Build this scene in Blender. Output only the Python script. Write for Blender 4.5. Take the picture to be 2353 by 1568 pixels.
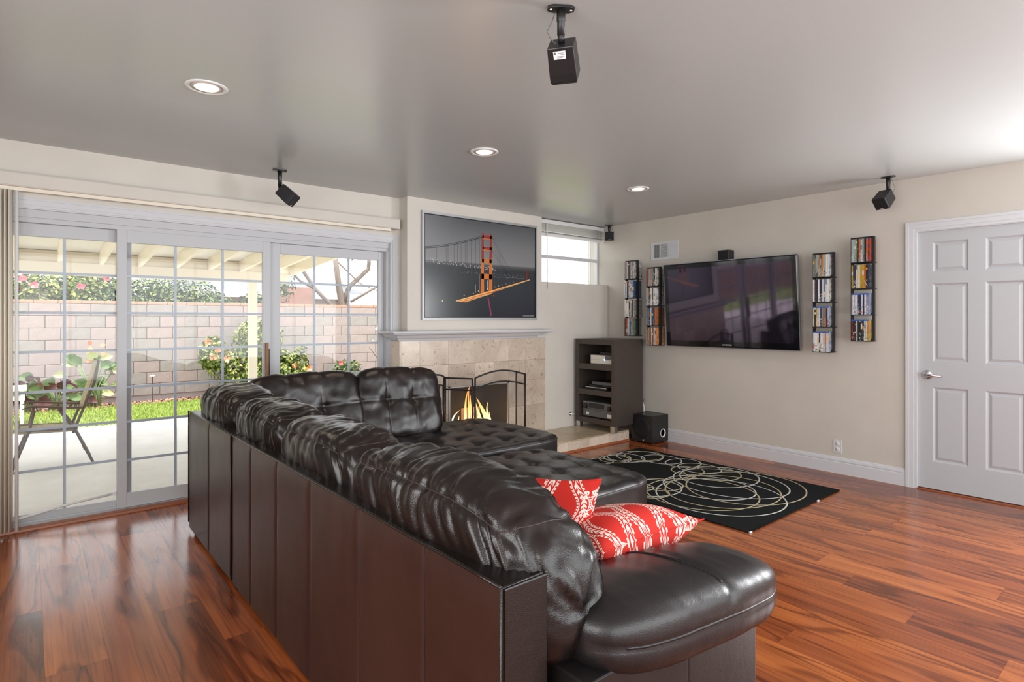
import bpy, math, random
from mathutils import Vector, Matrix, noise
R = math.radians
for o in list(bpy.data.objects): bpy.data.objects.remove(o)
S = bpy.context.scene
COL = S.collection
random.seed(7)

# ---------------------------------------------------------------- camera, world, lights, exposure
H = 2.44; CAMZ = 1.3214; YAW = R(50.15)
cam = bpy.data.objects.new('camera', bpy.data.cameras.new('camera'))
COL.objects.link(cam); S.camera = cam
cam.data.sensor_width = 36; cam.data.lens = 36*1330/2353
cam.data.shift_y = -(784-735.5)/2353
cam.data.clip_start = .05; cam.data.clip_end = 200
cam.location = (0, 0, CAMZ)
cam.rotation_euler = (R(90), 0, YAW-R(90))
S.view_settings.view_transform = 'Standard'; S.view_settings.look = 'None'
S.view_settings.gamma = 1; S.view_settings.use_curve_mapping = False
S.view_settings.exposure = 0.55
W = bpy.data.worlds.new('sky'); S.world = W; W.use_nodes = True
wn = W.node_tree.nodes; wn['Background'].inputs[0].default_value = (.93, .97, 1, 1)
wn['Background'].inputs[1].default_value = 1.9
def light(name, kind, loc, energy, color=(1, 1, 1), size=(1, 1), rot=(0, 0, 0), **k):
    l = bpy.data.lights.new(name, kind); l.energy = energy; l.color = color
    if kind == 'AREA': l.shape = 'RECTANGLE'; l.size, l.size_y = size
    for a, b in k.items(): setattr(l, a, b)
    o = bpy.data.objects.new(name, l); COL.objects.link(o); o.location = loc; o.rotation_euler = rot
    return o
sun = light('sun', 'SUN', (0, 0, 10), 4.8, (1, .95, .86), angle=R(.6))
sun.rotation_euler = Vector((.12, .30, -1)).to_track_quat('-Z', 'Y').to_euler()
# unseen area lamps added in the wall openings to brighten the interior
light('south_fill', 'AREA', (1.9, -2.37, 1.35), 80, (.97, .98, 1), (6.4, 2.1), (R(90), 0, 0))
light('east_fill', 'AREA', (5.31, -.20, 1.40), 78, (.95, .97, 1), (1.05, 1.05), (R(108), 0, R(90)))
light('west_fill', 'AREA', (-1.56, .4, 1.45), 40, (1, .98, .95), (2.6, 1.4), (R(90), 0, R(-90)))

# ---------------------------------------------------------------- node helpers
class X:
    nt = None
    def __init__(s, v): s.v = v
    def op(s, o, b=None, c=None, sw=False):
        n = X.nt.nodes.new('ShaderNodeMath'); n.operation = o
        a = [s, b] if not sw else [b, s]
        if c is not None: a.append(c)
        for i, q in enumerate(a):
            if q is None: continue
            q = q.v if isinstance(q, X) else q
            if isinstance(q, (int, float)): n.inputs[i].default_value = q
            else: X.nt.links.new(q, n.inputs[i])
        return X(n.outputs[0])
    def __add__(s, b): return s.op('ADD', b)
    def __radd__(s, b): return s.op('ADD', b)
    def __sub__(s, b): return s.op('SUBTRACT', b)
    def __rsub__(s, b): return s.op('SUBTRACT', b, sw=True)
    def __mul__(s, b): return s.op('MULTIPLY', b)
    def __rmul__(s, b): return s.op('MULTIPLY', b)
    def __truediv__(s, b): return s.op('DIVIDE', b)
    def lt(s, b): return s.op('LESS_THAN', b)
    def gt(s, b): return s.op('GREATER_THAN', b)
    def abs(s): return s.op('ABSOLUTE')
    def sin(s): return s.op('SINE')
    def pp(s, b): return s.op('PINGPONG', b)
def setnt(m): X.nt = m.node_tree
def coord(kind='Object'):
    n = X.nt.nodes.new('ShaderNodeTexCoord'); return n.outputs[kind]
def sep(vec):
    n = X.nt.nodes.new('ShaderNodeSeparateXYZ'); X.nt.links.new(vec, n.inputs[0]); return [X(o) for o in n.outputs]
def comb(x, y, z):
    n = X.nt.nodes.new('ShaderNodeCombineXYZ')
    for i, q in enumerate((x, y, z)):
        if isinstance(q, X): X.nt.links.new(q.v, n.inputs[i])
        else: n.inputs[i].default_value = q
    return n.outputs[0]
def tex(kind, vec, **k):
    n = X.nt.nodes.new('ShaderNodeTex'+kind)
    if vec is not None: X.nt.links.new(vec, n.inputs['Vector'])
    for a, b in k.items():
        a2 = a.replace('_', ' ')
        if a2 in n.inputs: n.inputs[a2].default_value = b
        else: setattr(n, a, b)
    return n
def ramp(fac, stops, interp='LINEAR'):
    n = X.nt.nodes.new('ShaderNodeValToRGB'); n.color_ramp.interpolation = interp
    e = n.color_ramp.elements
    while len(e) > 1: e.remove(e[0])
    e[0].position = stops[0][0]; e[0].color = (*stops[0][1], 1)
    for p, c in stops[1:]:
        q = e.new(p); q.color = (*c, 1)
    X.nt.links.new(fac.v if isinstance(fac, X) else fac, n.inputs[0]); return n.outputs[0]
def mix(fac, a, b, mode='MIX'):
    n = X.nt.nodes.new('ShaderNodeMix'); n.data_type = 'RGBA'; n.blend_type = mode
    for s, q in ((n.inputs[0], fac), (n.inputs[6], a), (n.inputs[7], b)):
        q = q.v if isinstance(q, X) else q
        if isinstance(q, (int, float)): s.default_value = q
        elif isinstance(q, tuple): s.default_value = (*q, 1)
        else: X.nt.links.new(q, s)
    return n.outputs[2]
def bump(h, strength=.2, dist=.01):
    n = X.nt.nodes.new('ShaderNodeBump'); n.inputs['Strength'].default_value = strength; n.inputs['Distance'].default_value = dist
    X.nt.links.new(h.v if isinstance(h, X) else h, n.inputs['Height'])
    X.nt.links.new(n.outputs[0], bsdf().inputs['Normal'])
def bsdf(): return X.nt.nodes['Principled BSDF']
def setc(c): X.nt.links.new(c, bsdf().inputs['Base Color'])
MATS = {}
def mat(name, c, rough=.5, metal=0, spec=.5, emit=None, es=1, coat=0):
    m = bpy.data.materials.new(name); m.use_nodes = True; setnt(m); b = bsdf()
    b.inputs['Base Color'].default_value = (*c, 1); b.inputs['Roughness'].default_value = rough
    b.inputs['Metallic'].default_value = metal; b.inputs['Specular IOR Level'].default_value = spec
    if coat: b.inputs['Coat Weight'].default_value = coat; b.inputs['Coat Roughness'].default_value = .08
    if emit: b.inputs['Emission Color'].default_value = (*emit, 1); b.inputs['Emission Strength'].default_value = es
    MATS[name] = m; return m
def speck(name, c, rough, scale, amt, spec=.5, bs=.05, bd=.002, **k):
    m = mat(name, c, rough, spec=spec, **k); n = tex('Noise', coord(), Scale=scale, Detail=4)
    lo = tuple(x*(1-amt) for x in c); hi = tuple(min(1, x*(1+amt)) for x in c)
    setc(ramp(n.outputs[0], [(.3, lo), (.7, hi)])); bump(n.outputs[0], bs, bd); return m

# ---------------------------------------------------------------- mesh helpers
class MB:
    def __init__(s): s.v = []; s.f = []; s.mi = []; s.cur = 0
    def add(s, v, f, M=None):
        b = len(s.v)
        s.v += [tuple(M @ Vector(p)) if M else tuple(p) for p in v]
        s.f += [tuple(b+i for i in q) for q in f]; s.mi += [s.cur]*len(f); return s
    def box(s, a, b, M=None):
        (x0, y0, z0), (x1, y1, z1) = [min(p, q) for p, q in zip(a, b)], [max(p, q) for p, q in zip(a, b)]
        v = [(x, y, z) for z in (z0, z1) for y in (y0, y1) for x in (x0, x1)]
        return s.add(v, [(0, 2, 3, 1), (4, 5, 7, 6), (0, 1, 5, 4), (2, 6, 7, 3), (0, 4, 6, 2), (1, 3, 7, 5)], M)
    def tube(s, pts, r, n=8, cap=True, rs=None, flat=1):
        pts = [Vector(p) for p in pts]; rings = []; up = None
        for i, p in enumerate(pts):
            d = (pts[min(i+1, len(pts)-1)]-pts[max(i-1, 0)]).normalized()
            if up is None:
                up = Vector((0, 0, 1)) if abs(d.z) < .9 else Vector((1, 0, 0))
            u = d.cross(up).normalized(); w = u.cross(d).normalized(); up = w
            rr = rs[i] if rs else r
            rings.append([p+u*math.cos(2*math.pi*k/n)*rr+w*math.sin(2*math.pi*k/n)*rr*flat for k in range(n)])
        v = [q for ring in rings for q in ring]
        f = [(i*n+k, i*n+(k+1) % n, (i+1)*n+(k+1) % n, (i+1)*n+k) for i in range(len(pts)-1) for k in range(n)]
        if cap: f += [tuple(range(n-1, -1, -1)), tuple((len(pts)-1)*n+k for k in range(n))]
        return s.add(v, f)
    def lathe(s, prof, c, axis='Z', n=24):
        c = Vector(c); v = []
        for r, h in prof:
            for k in range(n):
                a, b = r*math.cos(2*math.pi*k/n), r*math.sin(2*math.pi*k/n)
                v.append(c+Vector({'Z': (a, b, h), 'X': (h, a, b), 'Y': (b, h, a)}[axis]))
        f = [(i*n+k, i*n+(k+1) % n, (i+1)*n+(k+1) % n, (i+1)*n+k) for i in range(len(prof)-1) for k in range(n)]
        if prof[0][0] > 1e-6: f.append(tuple(range(n-1, -1, -1)))
        if prof[-1][0] > 1e-6: f.append(tuple((len(prof)-1)*n+k for k in range(n)))
        return s.add(v, f)
    def extrude(s, prof, a, b, axis):      # prof: 2D points in the two other axes (cyclic order), from a to b along axis
        n = len(prof)
        def P(t, q): return {'X': (t, q[0], q[1]), 'Y': (q[0], t, q[1]), 'Z': (q[0], q[1], t)}[axis]
        v = [P(a, q) for q in prof]+[P(b, q) for q in prof]
        f = [(k, (k+1) % n, n+(k+1) % n, n+k) for k in range(n)]+[tuple(range(n-1, -1, -1)), tuple(n+k for k in range(n))]
        return s.add(v, f)
    def build(s, name, m, parent=None, smooth=False, bev=0, local=False, seg=2):
        me = bpy.data.meshes.new(name); off = Vector((0, 0, 0))
        if parent and not local:
            q = parent
            while q: off += q.location; q = q.parent
        me.from_pydata([tuple(Vector(p)-off) for p in s.v], [], s.f)
        for mm in (m if isinstance(m, (list, tuple)) else [m]): me.materials.append(MATS[mm] if isinstance(mm, str) else mm)
        if len(me.materials) > 1: me.polygons.foreach_set('material_index', s.mi)
        if smooth: me.polygons.foreach_set('use_smooth', [True]*len(me.polygons))
        me.update(); o = bpy.data.objects.new(name, me); COL.objects.link(o)
        if parent: o.parent = parent
        if bev:
            b = o.modifiers.new('bevel', 'BEVEL'); b.width = bev; b.segments = seg; b.limit_method = 'ANGLE'; b.angle_limit = R(40)
        return o
def box(a, b): return MB().box(a, b)
def tag(o, label, cat, group=None, kind=None):
    o['label'] = label; o['category'] = cat
    if group: o['group'] = group
    if kind: o['kind'] = kind
    return o
def thing(name, loc, label, cat, group=None, rot=(0, 0, 0)):
    o = bpy.data.objects.new(name, None); COL.objects.link(o); o.location = loc; o.rotation_euler = rot; o.empty_display_size = .1
    return tag(o, label, cat, group)
def struct(o): o['kind'] = 'structure'; return o

# ---------------------------------------------------------------- materials
speck('wall_paint', (.565, .525, .47), .7, 3, .03, bs=.03)
speck('patio_wall_paint', (.66, .62, .56), .7, 3, .03, bs=.03)
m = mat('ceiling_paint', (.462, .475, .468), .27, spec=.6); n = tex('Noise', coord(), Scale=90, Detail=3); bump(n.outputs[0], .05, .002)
mat('white_trim', (.60, .605, .63), .35); mat('white_door', (.47, .48, .50), .38); mat('white_satin', (.78, .78, .77), .4)
mat('vinyl', (.52, .525, .545), .4); mat('grid_bar', (.42, .47, .54), .45); mat('cream_vane', (.82, .75, .63), .6)
mat('black_plastic', (.012, .012, .013), .35); mat('black_matte', (.015, .015, .016), .6); mat('black_metal', (.012, .012, .013), .45, spec=.4)
mat('dark_grille', (.006, .006, .007), .75); mat('chrome', (.75, .75, .76), .16, 1); mat('brushed', (.6, .59, .57), .3, 1)
mat('grey_plastic', (.12, .12, .12), .45); mat('silver_plastic', (.5, .5, .48), .4); mat('ivory_plastic', (.72, .70, .62), .4)
mat('silver_frame', (.42, .425, .43), .38, .3); mat('white_plastic', (.8, .8, .8), .4); mat('blue_led', (.1, .2, 1), .4, emit=(.25, .35, 1), es=2)
mat('gap_dark', (.01, .007, .005), .8); mat('subfloor', (.05, .02, .01), .8)
def lin(h): return tuple((int(h[i:i+2], 16)/255)**2.2 for i in (0, 2, 4))
# leather
def leather(name, c1, c2, rough, bs=.35):
    m = mat(name, c1, rough, spec=.30 if 'back' in name else .45); co = coord(); n = tex('Noise', co, Scale=3.5, Detail=3)
    setc(ramp(n.outputs[0], [(.35, c1), (.7, c2)]))
    v = tex('Voronoi', co, Scale=420); w = tex('Noise', co, Scale=26, Detail=5)
    bump(X(v.outputs[0])*.35+X(w.outputs[0]), bs, .0022)
leather('leather', (.007, .0048, .0044), (.015, .009, .0075), .23)
leather('leather_back', (.030, .012, .009), (.042, .018, .013), .36, .12)
leather('leather_seat', (.009, .0075, .008), (.016, .0125, .0125), .31, .3)
mat('thread', (.032, .02, .016), .6)
# floor wood : each plank shifts the figure with its own random value
m = mat('plank_wood', (.4, .13, .04), .2, spec=.5); co = coord()
oi = X.nt.nodes.new('ShaderNodeObjectInfo'); rnd = X(oi.outputs['Random']); x, y, z = sep(co)
vv = comb(x*6.5+rnd*37, y*.85+rnd*91, rnd*13)
n1 = tex('Noise', vv, Scale=1.0, Detail=2, Distortion=.6)
wv = (X(n1.outputs[0])*27).sin()*.5+.5
fib = tex('Noise', comb(x*95, y*2.2+rnd*50, rnd*5), Scale=1, Detail=5)
big = tex('Noise', comb(x*9+rnd*11, y*1.1, rnd*17), Scale=1, Detail=3)
base = ramp(X(big.outputs[0])*.75+rnd*.3-.08, [(.2, (.16, .040, .014)), (.42, (.31, .080, .022)), (.62, (.44, .130, .034)), (.85, (.58, .215, .062))])
dark = ramp(wv, [(0, (.36, .28, .26)), (.13, (.62, .54, .5)), (.35, (.95, .93, .92)), (1, (1, 1, 1))])
c = mix(.78, base, dark, 'MULTIPLY')
c = mix(.55, c, ramp(fib.outputs[0], [(.34, (.45, .36, .34)), (.5, (.95, .95, .95)), (.7, (1.15, 1.12, 1.1))]), 'MULTIPLY')
setc(c); bump(X(fib.outputs[0])*.5, .06, .001)
# travertine
def trav(name, a, b, d):
    m = mat(name, a, .28, spec=.5); co = coord(); oi = X.nt.nodes.new('ShaderNodeObjectInfo'); r = X(oi.outputs['Random'])
    x, y, z = sep(co); v = comb(x+r*31, y+r*7, z+r*19)
    n = tex('Noise', v, Scale=5, Detail=8, Roughness=.65, Distortion=.4); k = tex('Noise', v, Scale=38, Detail=5)
    c = ramp(n.outputs[0], [(.3, b), (.5, a), (.72, tuple(min(1, q*1.18) for q in a))])
    c = mix(.8, c, ramp(k.outputs[0], [(.30, d), (.40, (1, 1, 1)), (1, (1, 1, 1))]), 'MULTIPLY'); 
    c = mix(1.0, c, ramp(r, [(0, (.84, .83, .81)), (1, (1.10, 1.10, 1.10))]), 'MULTIPLY'); setc(c)
trav('travertine', (.61, .51, .42), (.50, .40, .315), (.5, .4, .32)); trav('travertine_hearth', (.50, .41, .29), (.40, .32, .22), (.6, .5, .4))
trav('travertine_edge', (.68, .58, .48), (.56, .44, .34), (.5, .4, .33))
speck('firebox_brick', (.014, .011, .010), .8, 9, .5); speck('back_log_brick', (.30, .2, .15), .8, 9, .3); speck('log_bark', (.07, .04, .025), .9, 14, .5)
m = mat('flame', (0, 0, 0), .9, spec=0); x, y, z = sep(coord())
cc = ramp(z*2.2, [(0, (1, .90, .70)), (.30, (1, .74, .36)), (.6, (1, .48, .14)), (1, (.8, .22, .04))])
X.nt.links.new(cc, bsdf().inputs['Emission Color']); bsdf().inputs['Emission Strength'].default_value = 1.6
mat('bulb', (1, .85, .65), .5, emit=(1, .84, .62), es=.9); mat('baffle', (.75, .66, .58), .4)
speck('espresso', (.055, .042, .035), .42, 60, .12); 
# fire screen wire mesh: far finer than a pixel, so an open weave
m = mat('wire_mesh', (.10, .085, .075), .5); t = m.node_tree; tr = t.nodes.new('ShaderNodeBsdfTransparent'); mx = t.nodes.new('ShaderNodeMixShader')
mx.inputs[0].default_value = .20; t.links.new(tr.outputs[0], mx.inputs[1]); t.links.new(bsdf().outputs[0], mx.inputs[2]); t.links.new(mx.outputs[0], t.nodes['Material Output'].inputs[0])
m = mat('glass', (1, 1, 1), 0); t = m.node_tree; tr = t.nodes.new('ShaderNodeBsdfTransparent'); gl = t.nodes.new('ShaderNodeBsdfGlossy'); gl.inputs['Roughness'].default_value = .01
tr.inputs[0].default_value = (.985, .985, .985, 1)
fr = t.nodes.new('ShaderNodeFresnel'); fr.inputs[0].default_value = 1.38; mx = t.nodes.new('ShaderNodeMixShader')
gm = t.nodes.new('ShaderNodeNewGeometry'); setnt(m); fac = X(fr.outputs[0])*(1-X(gm.outputs['Backfacing'])); t.links.new(fac.v, mx.inputs[0]); t.links.new(tr.outputs[0], mx.inputs[1]); t.links.new(gl.outputs[0], mx.inputs[2]); t.links.new(mx.outputs[0], t.nodes['Material Output'].inputs[0])
mat('tv_bezel', (.006, .006, .008), .06, spec=.6); mat('tv_screen', (.012, .010, .017), .045, spec=1.0); bsdf().inputs['IOR'].default_value = 1.6; bsdf().inputs['Specular Tint'].default_value = (.86, .70, .95, 1); mat('tv_edge', (.25, .25, .27), .1, .3)
# media case : spine colour per object with lettering-like marks
m = mat('case_print', (.5, .5, .5), .3); oi = X.nt.nodes.new('ShaderNodeObjectInfo'); x, y, z = sep(coord()); r = X(oi.outputs['Random'])
n = tex('Noise', comb(y*260, z*75, r*70), Scale=1, Detail=2); n2 = tex('Noise', comb(y*3, z*14, r*33), Scale=1, Detail=2)
c = mix(X(n2.outputs[0]).gt(.58)*.8, oi.outputs['Color'], ramp(r, [(0, (.75, .7, .6)), (.2, (.03, .03, .04)), (.4, (.6, .12, .05)), (.6, (.12, .2, .35)), (.8, (.8, .5, .1)), (1, (.8, .8, .8))], 'CONSTANT'))
c = mix(X(n.outputs[0]).gt(.57)*(z*1.0).abs().lt(.07)*.75, c, ramp(r, [(0, (.02, .02, .02)), (.55, (.85, .85, .85))], 'CONSTANT')); setc(c)
m = mat('case_shell', (.5, .5, .5), .25); oi = X.nt.nodes.new('ShaderNodeObjectInfo'); x, y, z = sep(coord()); r = X(oi.outputs['Random'])
n = tex('Noise', comb(x*30, y, z*22), Scale=1.4, Detail=4)
setc(mix(X(n.outputs[0]).gt(.5)*.6, oi.outputs['Color'], (.12, .11, .10)))
mat('case_blue', (.04, .13, .42), .25)
# red cushion fabric: ogee columns of leaf sprigs
m = mat('red_fabric', (.6, .03, .02), .85, spec=.2); x, y, z = sep(coord())
L = .20; Wd = .085
def sprig(d, y):
    a = d.abs(); stem = a.lt(.0012)
    leaf = ((y*1.0+a*1.1)*430).sin().gt(-.15)*a.lt(.0085)*a.gt(.0015)
    return stem.op('MAXIMUM', leaf)
uf = (x+.31).pp(Wd); cu = (y*(2*math.pi/L)).sin()
d1 = uf-(Wd*.5)-cu*.024
s1 = sprig(d1, y); ln = ((d1.abs()-.0155).abs()).lt(.0013); dots = ((d1.abs()-.0205).abs()).lt(.0026)*((y*700).sin().gt(-.2))
d2 = (uf-Wd*.02-0).abs(); in2 = cu.lt(-.2); s2 = sprig(d2-(cu*-.012+.006), y)*in2
msk = s1.op('MAXIMUM', ln).op('MAXIMUM', dots).op('MAXIMUM', s2)
setc(mix(msk, (.56, .028, .020), (.86, .74, .66))); nn = tex('Noise', coord(), Scale=500); bump(nn.outputs[0], .15, .001)
speck('rug_pile', (.010, .011, .012), .95, 300, .4, spec=.1, bs=.5, bd=.004); mat('rug_gold', (.42, .36, .22), .9); mat('rug_silver', (.50, .50, .46), .9)
# picture print
m = mat('night_print', (.1, .1, .1), .22, spec=.5); x, y, z = sep(coord())     # object origin at the middle of the print, z up, x along
hz = tex('Noise', comb(x*3, 0, z*8), Scale=1.2, Detail=4)
sky = ramp(z+.5, [(.0, (.014, .018, .022)), (.25, (.022, .028, .032)), (.5, (.035, .042, .048)), (.515, (.05, .055, .06)), (.545, (.10, .105, .11)), (.56, (.24, .245, .25)), (.72, (.20, .205, .215)), (1, (.085, .092, .10))])
nl = tex('Noise', comb(x*75, 0, z*120), Scale=1, Detail=2)
city = X(nl.outputs[0]).gt(.60)*((z-.018+x*.05).abs()).lt(.018)*x.lt(.15)
setc(mix(city*.8, sky, (.8, .8, .82)))
for nm, cx in (('print_red', (.32, .028, .02)), ('print_orange', (.62, .17, .025)), ('print_glow', (.95, .60, .22)), ('print_cable', (.018, .020, .024)), ('print_white', (.85, .8, .7)), ('print_violet', (.25, .03, .08))): mat(nm, cx, .3)
# outdoors
speck('concrete', (.58, .555, .52), .8, 5, .06, bs=.1); speck('soil', (.10, .055, .035), .95, 12, .5); speck('lawn_base', (.20, .28, .06), .95, 20, .3)
speck('block_face', (.330, .262, .252), .9, 14, .08); speck('block_face_grey', (.285, .250, .238), .9, 14, .10); speck('mortar', (.44, .39, .38), .9, 20, .05); speck('cap_red', (.42, .24, .18), .9, 20, .12)
mat('patio_cream', (.90, .82, .66), .6); mat('patio_deck', (.93, .89, .80), .6); mat('bark', (.14, .105, .085), .9); mat('pale_bark', (.22, .18, .15), .9)
def leafmat(name, a, b, tr=.25):
    m = mat(name, a, .5); g = X.nt.nodes.new('ShaderNodeNewGeometry'); r = X(g.outputs['Random Per Island'])
    setc(ramp(r, [(0, tuple(q*.55 for q in a)), (.5, a), (1, b)])); bsdf().inputs['Subsurface Weight'].default_value = 0
leafmat('leaf_yellow_green', (.11, .17, .03), (.48, .48, .12)); leafmat('leaf_green', (.05, .09, .025), (.26, .32, .09)); leafmat('leaf_dark', (.05, .09, .035), (.22, .28, .09))
leafmat('grass_blade', (.26, .36, .06), (.50, .56, .14)); mat('canna_green', (.16, .24, .10), .45); mat('canna_maroon', (.11, .035, .04), .4); mat('canna_cream', (.55, .55, .28), .45)
leafmat('petal_pink', (.60, .10, .13), (.85, .3, .33)); leafmat('petal_orange', (.85, .25, .10), (.95, .45, .3)); leafmat('petal_red', (.7, .06, .08), (.8, .2, .2))
mat('house_stucco', (.60, .50, .44), .9); mat('house_pale', (.72, .66, .56), .9); speck('roof_grey', (.16, .17, .19), .9, 6, .2); speck('roof_pale', (.62, .56, .52), .9, 6, .12); mat('fascia', (.75, .73, .72), .6)
mat('window_dark', (.06, .07, .08), .2); speck('house_brick', (.36, .20, .16), .9, 8, .15)
mat('weathered_bronze', (.085, .06, .045), .6); speck('sling_fabric', (.30, .25, .14), .9, 60, .25)
mat('handle_wood', (.28, .12, .045), .5); mat('floor_trim', (.30, .09, .035), .35)

# ---------------------------------------------------------------- room shell
XE = 5.353; YN = 4.758; YC = 4.614; XW = -1.6; YS = -2.4
struct(box((XW, YS, -.05), (XE, 4.83, -.013)).build('floor', 'subfloor'))
floor = bpy.data.objects['floor']
rr = random.Random(3); x0 = .0455-.192*9; k = 0
while x0 < XE:
    y = YS-rr.random()*1.2
    if abs(x0-.0455) < .01: y = 2.747-1.2*5
    if abs(x0-(.0455-.192)) < .01: y = 3.393-1.2*5
    while y < 4.72:
        a, b = max(x0, XW), min(x0+.1916, XE); c, d = max(y, YS), min(y+1.1995, 4.72)
        if b-a > .01 and d-c > .01:
            cx, cy = (a+b)/2, (c+d)/2; mb = box((a-cx, c-cy, -.012), (b-cx, d-cy, 0))
            o = mb.build('plank', 'plank_wood', floor, local=True); o.location = (cx, cy, 0)
        y += 1.2
    x0 += .192
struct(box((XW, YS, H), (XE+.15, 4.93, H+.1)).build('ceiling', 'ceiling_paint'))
w = MB(); w.box((XW, YN, 0), (-.60, 4.93, H)); w.box((-.60, YN, 2.03), (2.535, 4.93, H)); w.box((2.535, YN, 0), (2.62, 4.93, H))
struct(w.build('wall_north', 'patio_wall_paint'))
w = MB(); fx0, fx1, fz = 3.05, 3.79, .685
w.box((2.62, YC, 0), (fx0, 4.93, H)); w.box((fx1, YC, 0), (4.272, 4.93, H)); w.box((fx0, YC, fz), (fx1, 4.93, H)); w.box((fx0, YC, 0), (fx1, 4.93, .115))
w.box((4.272, YC, 0), (XE, 4.93, 1.738)); w.box((4.272, YC+.10, 2.40), (XE, 4.93, H))
struct(w.build('wall_chimney', 'patio_wall_paint'))
w = MB(); w.box((XE, 1.452, 0), (XE+.14, 4.93, H)); w.box((XE, .63, 2.02), (XE+.14, 1.452, H)); w.box((XE, .38, 0), (XE+.14, .63, H))
w.box((XE, -.78, 0), (XE+.14, .38, .85)); w.box((XE, -.78, 2.25), (XE+.14, .38, H)); w.box((XE, YS, 0), (XE+.14, -.78, H))
struct(w.build('wall_east', 'wall_paint'))
w = MB(); w.box((XW-.14, YS-.14, 0), (-1.35, YS, H)); w.box((-1.35, YS-.14, 0), (5.2, YS, .28)); w.box((-1.35, YS-.14, 2.42), (5.2, YS, H)); w.box((5.2, YS-.14, 0), (XE+.14, YS, H))
struct(w.build('wall_south', 'wall_paint'))
w = MB(); w.box((XW-.14, YS, 0), (XW, -1.0, H)); w.box((XW-.14, -1.0, 0), (XW, 1.8, .7)); w.box((XW-.14, -1.0, 2.2), (XW, 1.8, H)); w.box((XW-.14, 1.8, 0), (XW, 4.93, H))
struct(w.build('wall_west', 'wall_paint'))
w = MB(); w.box((XE+.09, -.78, .85), (XE+.13, .38, .90)); w.box((XE+.09, -.78, 2.20), (XE+.13, .38, 2.25)); w.box((XE+.09, -.78, .9), (XE+.13, -.73, 2.2)); w.box((XE+.09, .33, .9), (XE+.13, .38, 2.2)); w.box((XE+.09, -.22, .9), (XE+.13, -.18, 2.2)); struct(w.build('window_2', 'white_trim'))
w = MB(); w.box((-1.35, YS-.12, .28), (5.2, YS-.06, .34)); w.box((-1.35, YS-.12, 2.36), (5.2, YS-.06, 2.42))
for k in range(8): w.box((-1.35+k*.93, YS-.12, .34), (-1.31+k*.93, YS-.06, 2.36))
struct(w.build('window_3', 'white_trim'))
# baseboard of the television wall
def bboard(y0, y1):
    p = [(XE, 0), (XE-.016, 0), (XE-.016, .095), (XE-.0125, .099), (XE-.0125, .104), (XE-.015, .108), (XE-.013, .125), (XE-.008, .130), (XE-.008, .134), (XE-.004, .138), (XE, .14)]
    return MB().extrude(p, y0, y1, 'Y')
struct(bboard(1.522, 4.03).build('baseboard_east', 'white_trim'))
struct(bboard(YS, .555).build('baseboard_east_south', 'white_trim'))
# ---- white six-panel door
d = thing('door_1', (5.37, 1.04, 0), 'white six-panel interior door with a brushed lever handle', 'door'); d['kind'] = 'structure'
DY0, DY1 = .637, 1.449
sl = MB(); sl.box((5.384, DY0, .014), (5.41, DY1, 2.008))
cols = [(1.132, 1.353), (.733, .954+.075)]; cols = [(1.132, 1.353), (.733, 1.029)]
cols = [(1.132, 1.353), (.808, 1.029)]; rows = [(1.69, 1.925), (1.0, 1.603), (.225, .802)]
ys = [DY0, .808, 1.029, 1.132, 1.353, DY1]
for i in (0, 2, 4): sl.box((5.37, ys[i], .014), (5.3845, ys[i+1], 2.008))
zs = [.014, .225, .802, 1.0, 1.603, 1.69, 1.925, 2.008]
for (a, b) in ((ys[1], ys[2]), (ys[3], ys[4])):
    for i in (0, 2, 4, 6): sl.box((5.37, a, zs[i]), (5.3845, b, zs[i+1]))
sl.build('door_slab', 'white_door', d)
for (a, b) in cols:
    for (c, e) in rows:
        p = MB(); prof = [(0, 5.3702), (.006, 5.374), (.012, 5.381), (.018, 5.3815), (.036, 5.3735), (.040, 5.3735)]
        v = []; f = []
        for off, xx in prof: v += [(xx, a+off, c+off), (xx, b-off, c+off), (xx, b-off, e-off), (xx, a+off, e-off)]
        for i in range(len(prof)-1):
            for k in range(4): f.append((i*4+k, i*4+(k+1) % 4, (i+1)*4+(k+1) % 4, (i+1)*4+k))
        f.append(tuple((len(prof)-1)*4+k for k in range(4))); p.add(v, f); p.build('panel', 'white_door', d)
hd = MB(); hd.lathe([(0, -.0), (.034, 0), (.036, -.006), (.030, -.014), (.014, -.018), (.012, -.05), (0, -.052)], (5.3695, 1.386, .895), 'X', 24)
h = hd.build('lever_handle', 'brushed', d, True)
hd = MB(); hd.tube([(5.325, 1.388, .895), (5.322, 1.36, .896), (5.324, 1.33, .893), (5.330, 1.30, .889), (5.338, 1.285, .887)], .008, 10, rs=[.011, .010, .009, .0085, .006]); hd.build('lever', 'chrome', h, True)
# casing
def casing(mb, pts, wd, x_wall, depth, axis): pass
c = MB()
for (w0, w1, dx) in ((0, .018, .020), (.018, .052, .015), (.052, .074, .010)):   # stepped moulding from the outside edge inwards
    c.box((XE-dx, 1.524-w1, 0), (XE+.0, 1.524-w0, 2.088-w1)); c.box((XE-dx, .562+w0, 0), (XE, .562+w1, 2.088-w1)); c.box((XE-dx, .562+w0, 2.088-w1), (XE, 1.524-w0, 2.088-w0))
c.box((XE, 1.4495, 0), (XE+.10, 1.4525, 2.02)); c.box((XE, .63, 2.0085), (XE+.10, 1.452, 2.0205)); c.box((XE, .629, 0), (XE+.1, .6365, 2.02))
struct(c.build('trim_1', 'white_trim'))
struct(box((XE-.012, .63, 0), (XE+.10, 1.449, .008)).build('trim_2', 'floor_trim'))
struct(box((XE+.045, .60, 0), (XE+.14, 1.46, 2.02)).build('wall_hall', 'gap_dark'))
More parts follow.
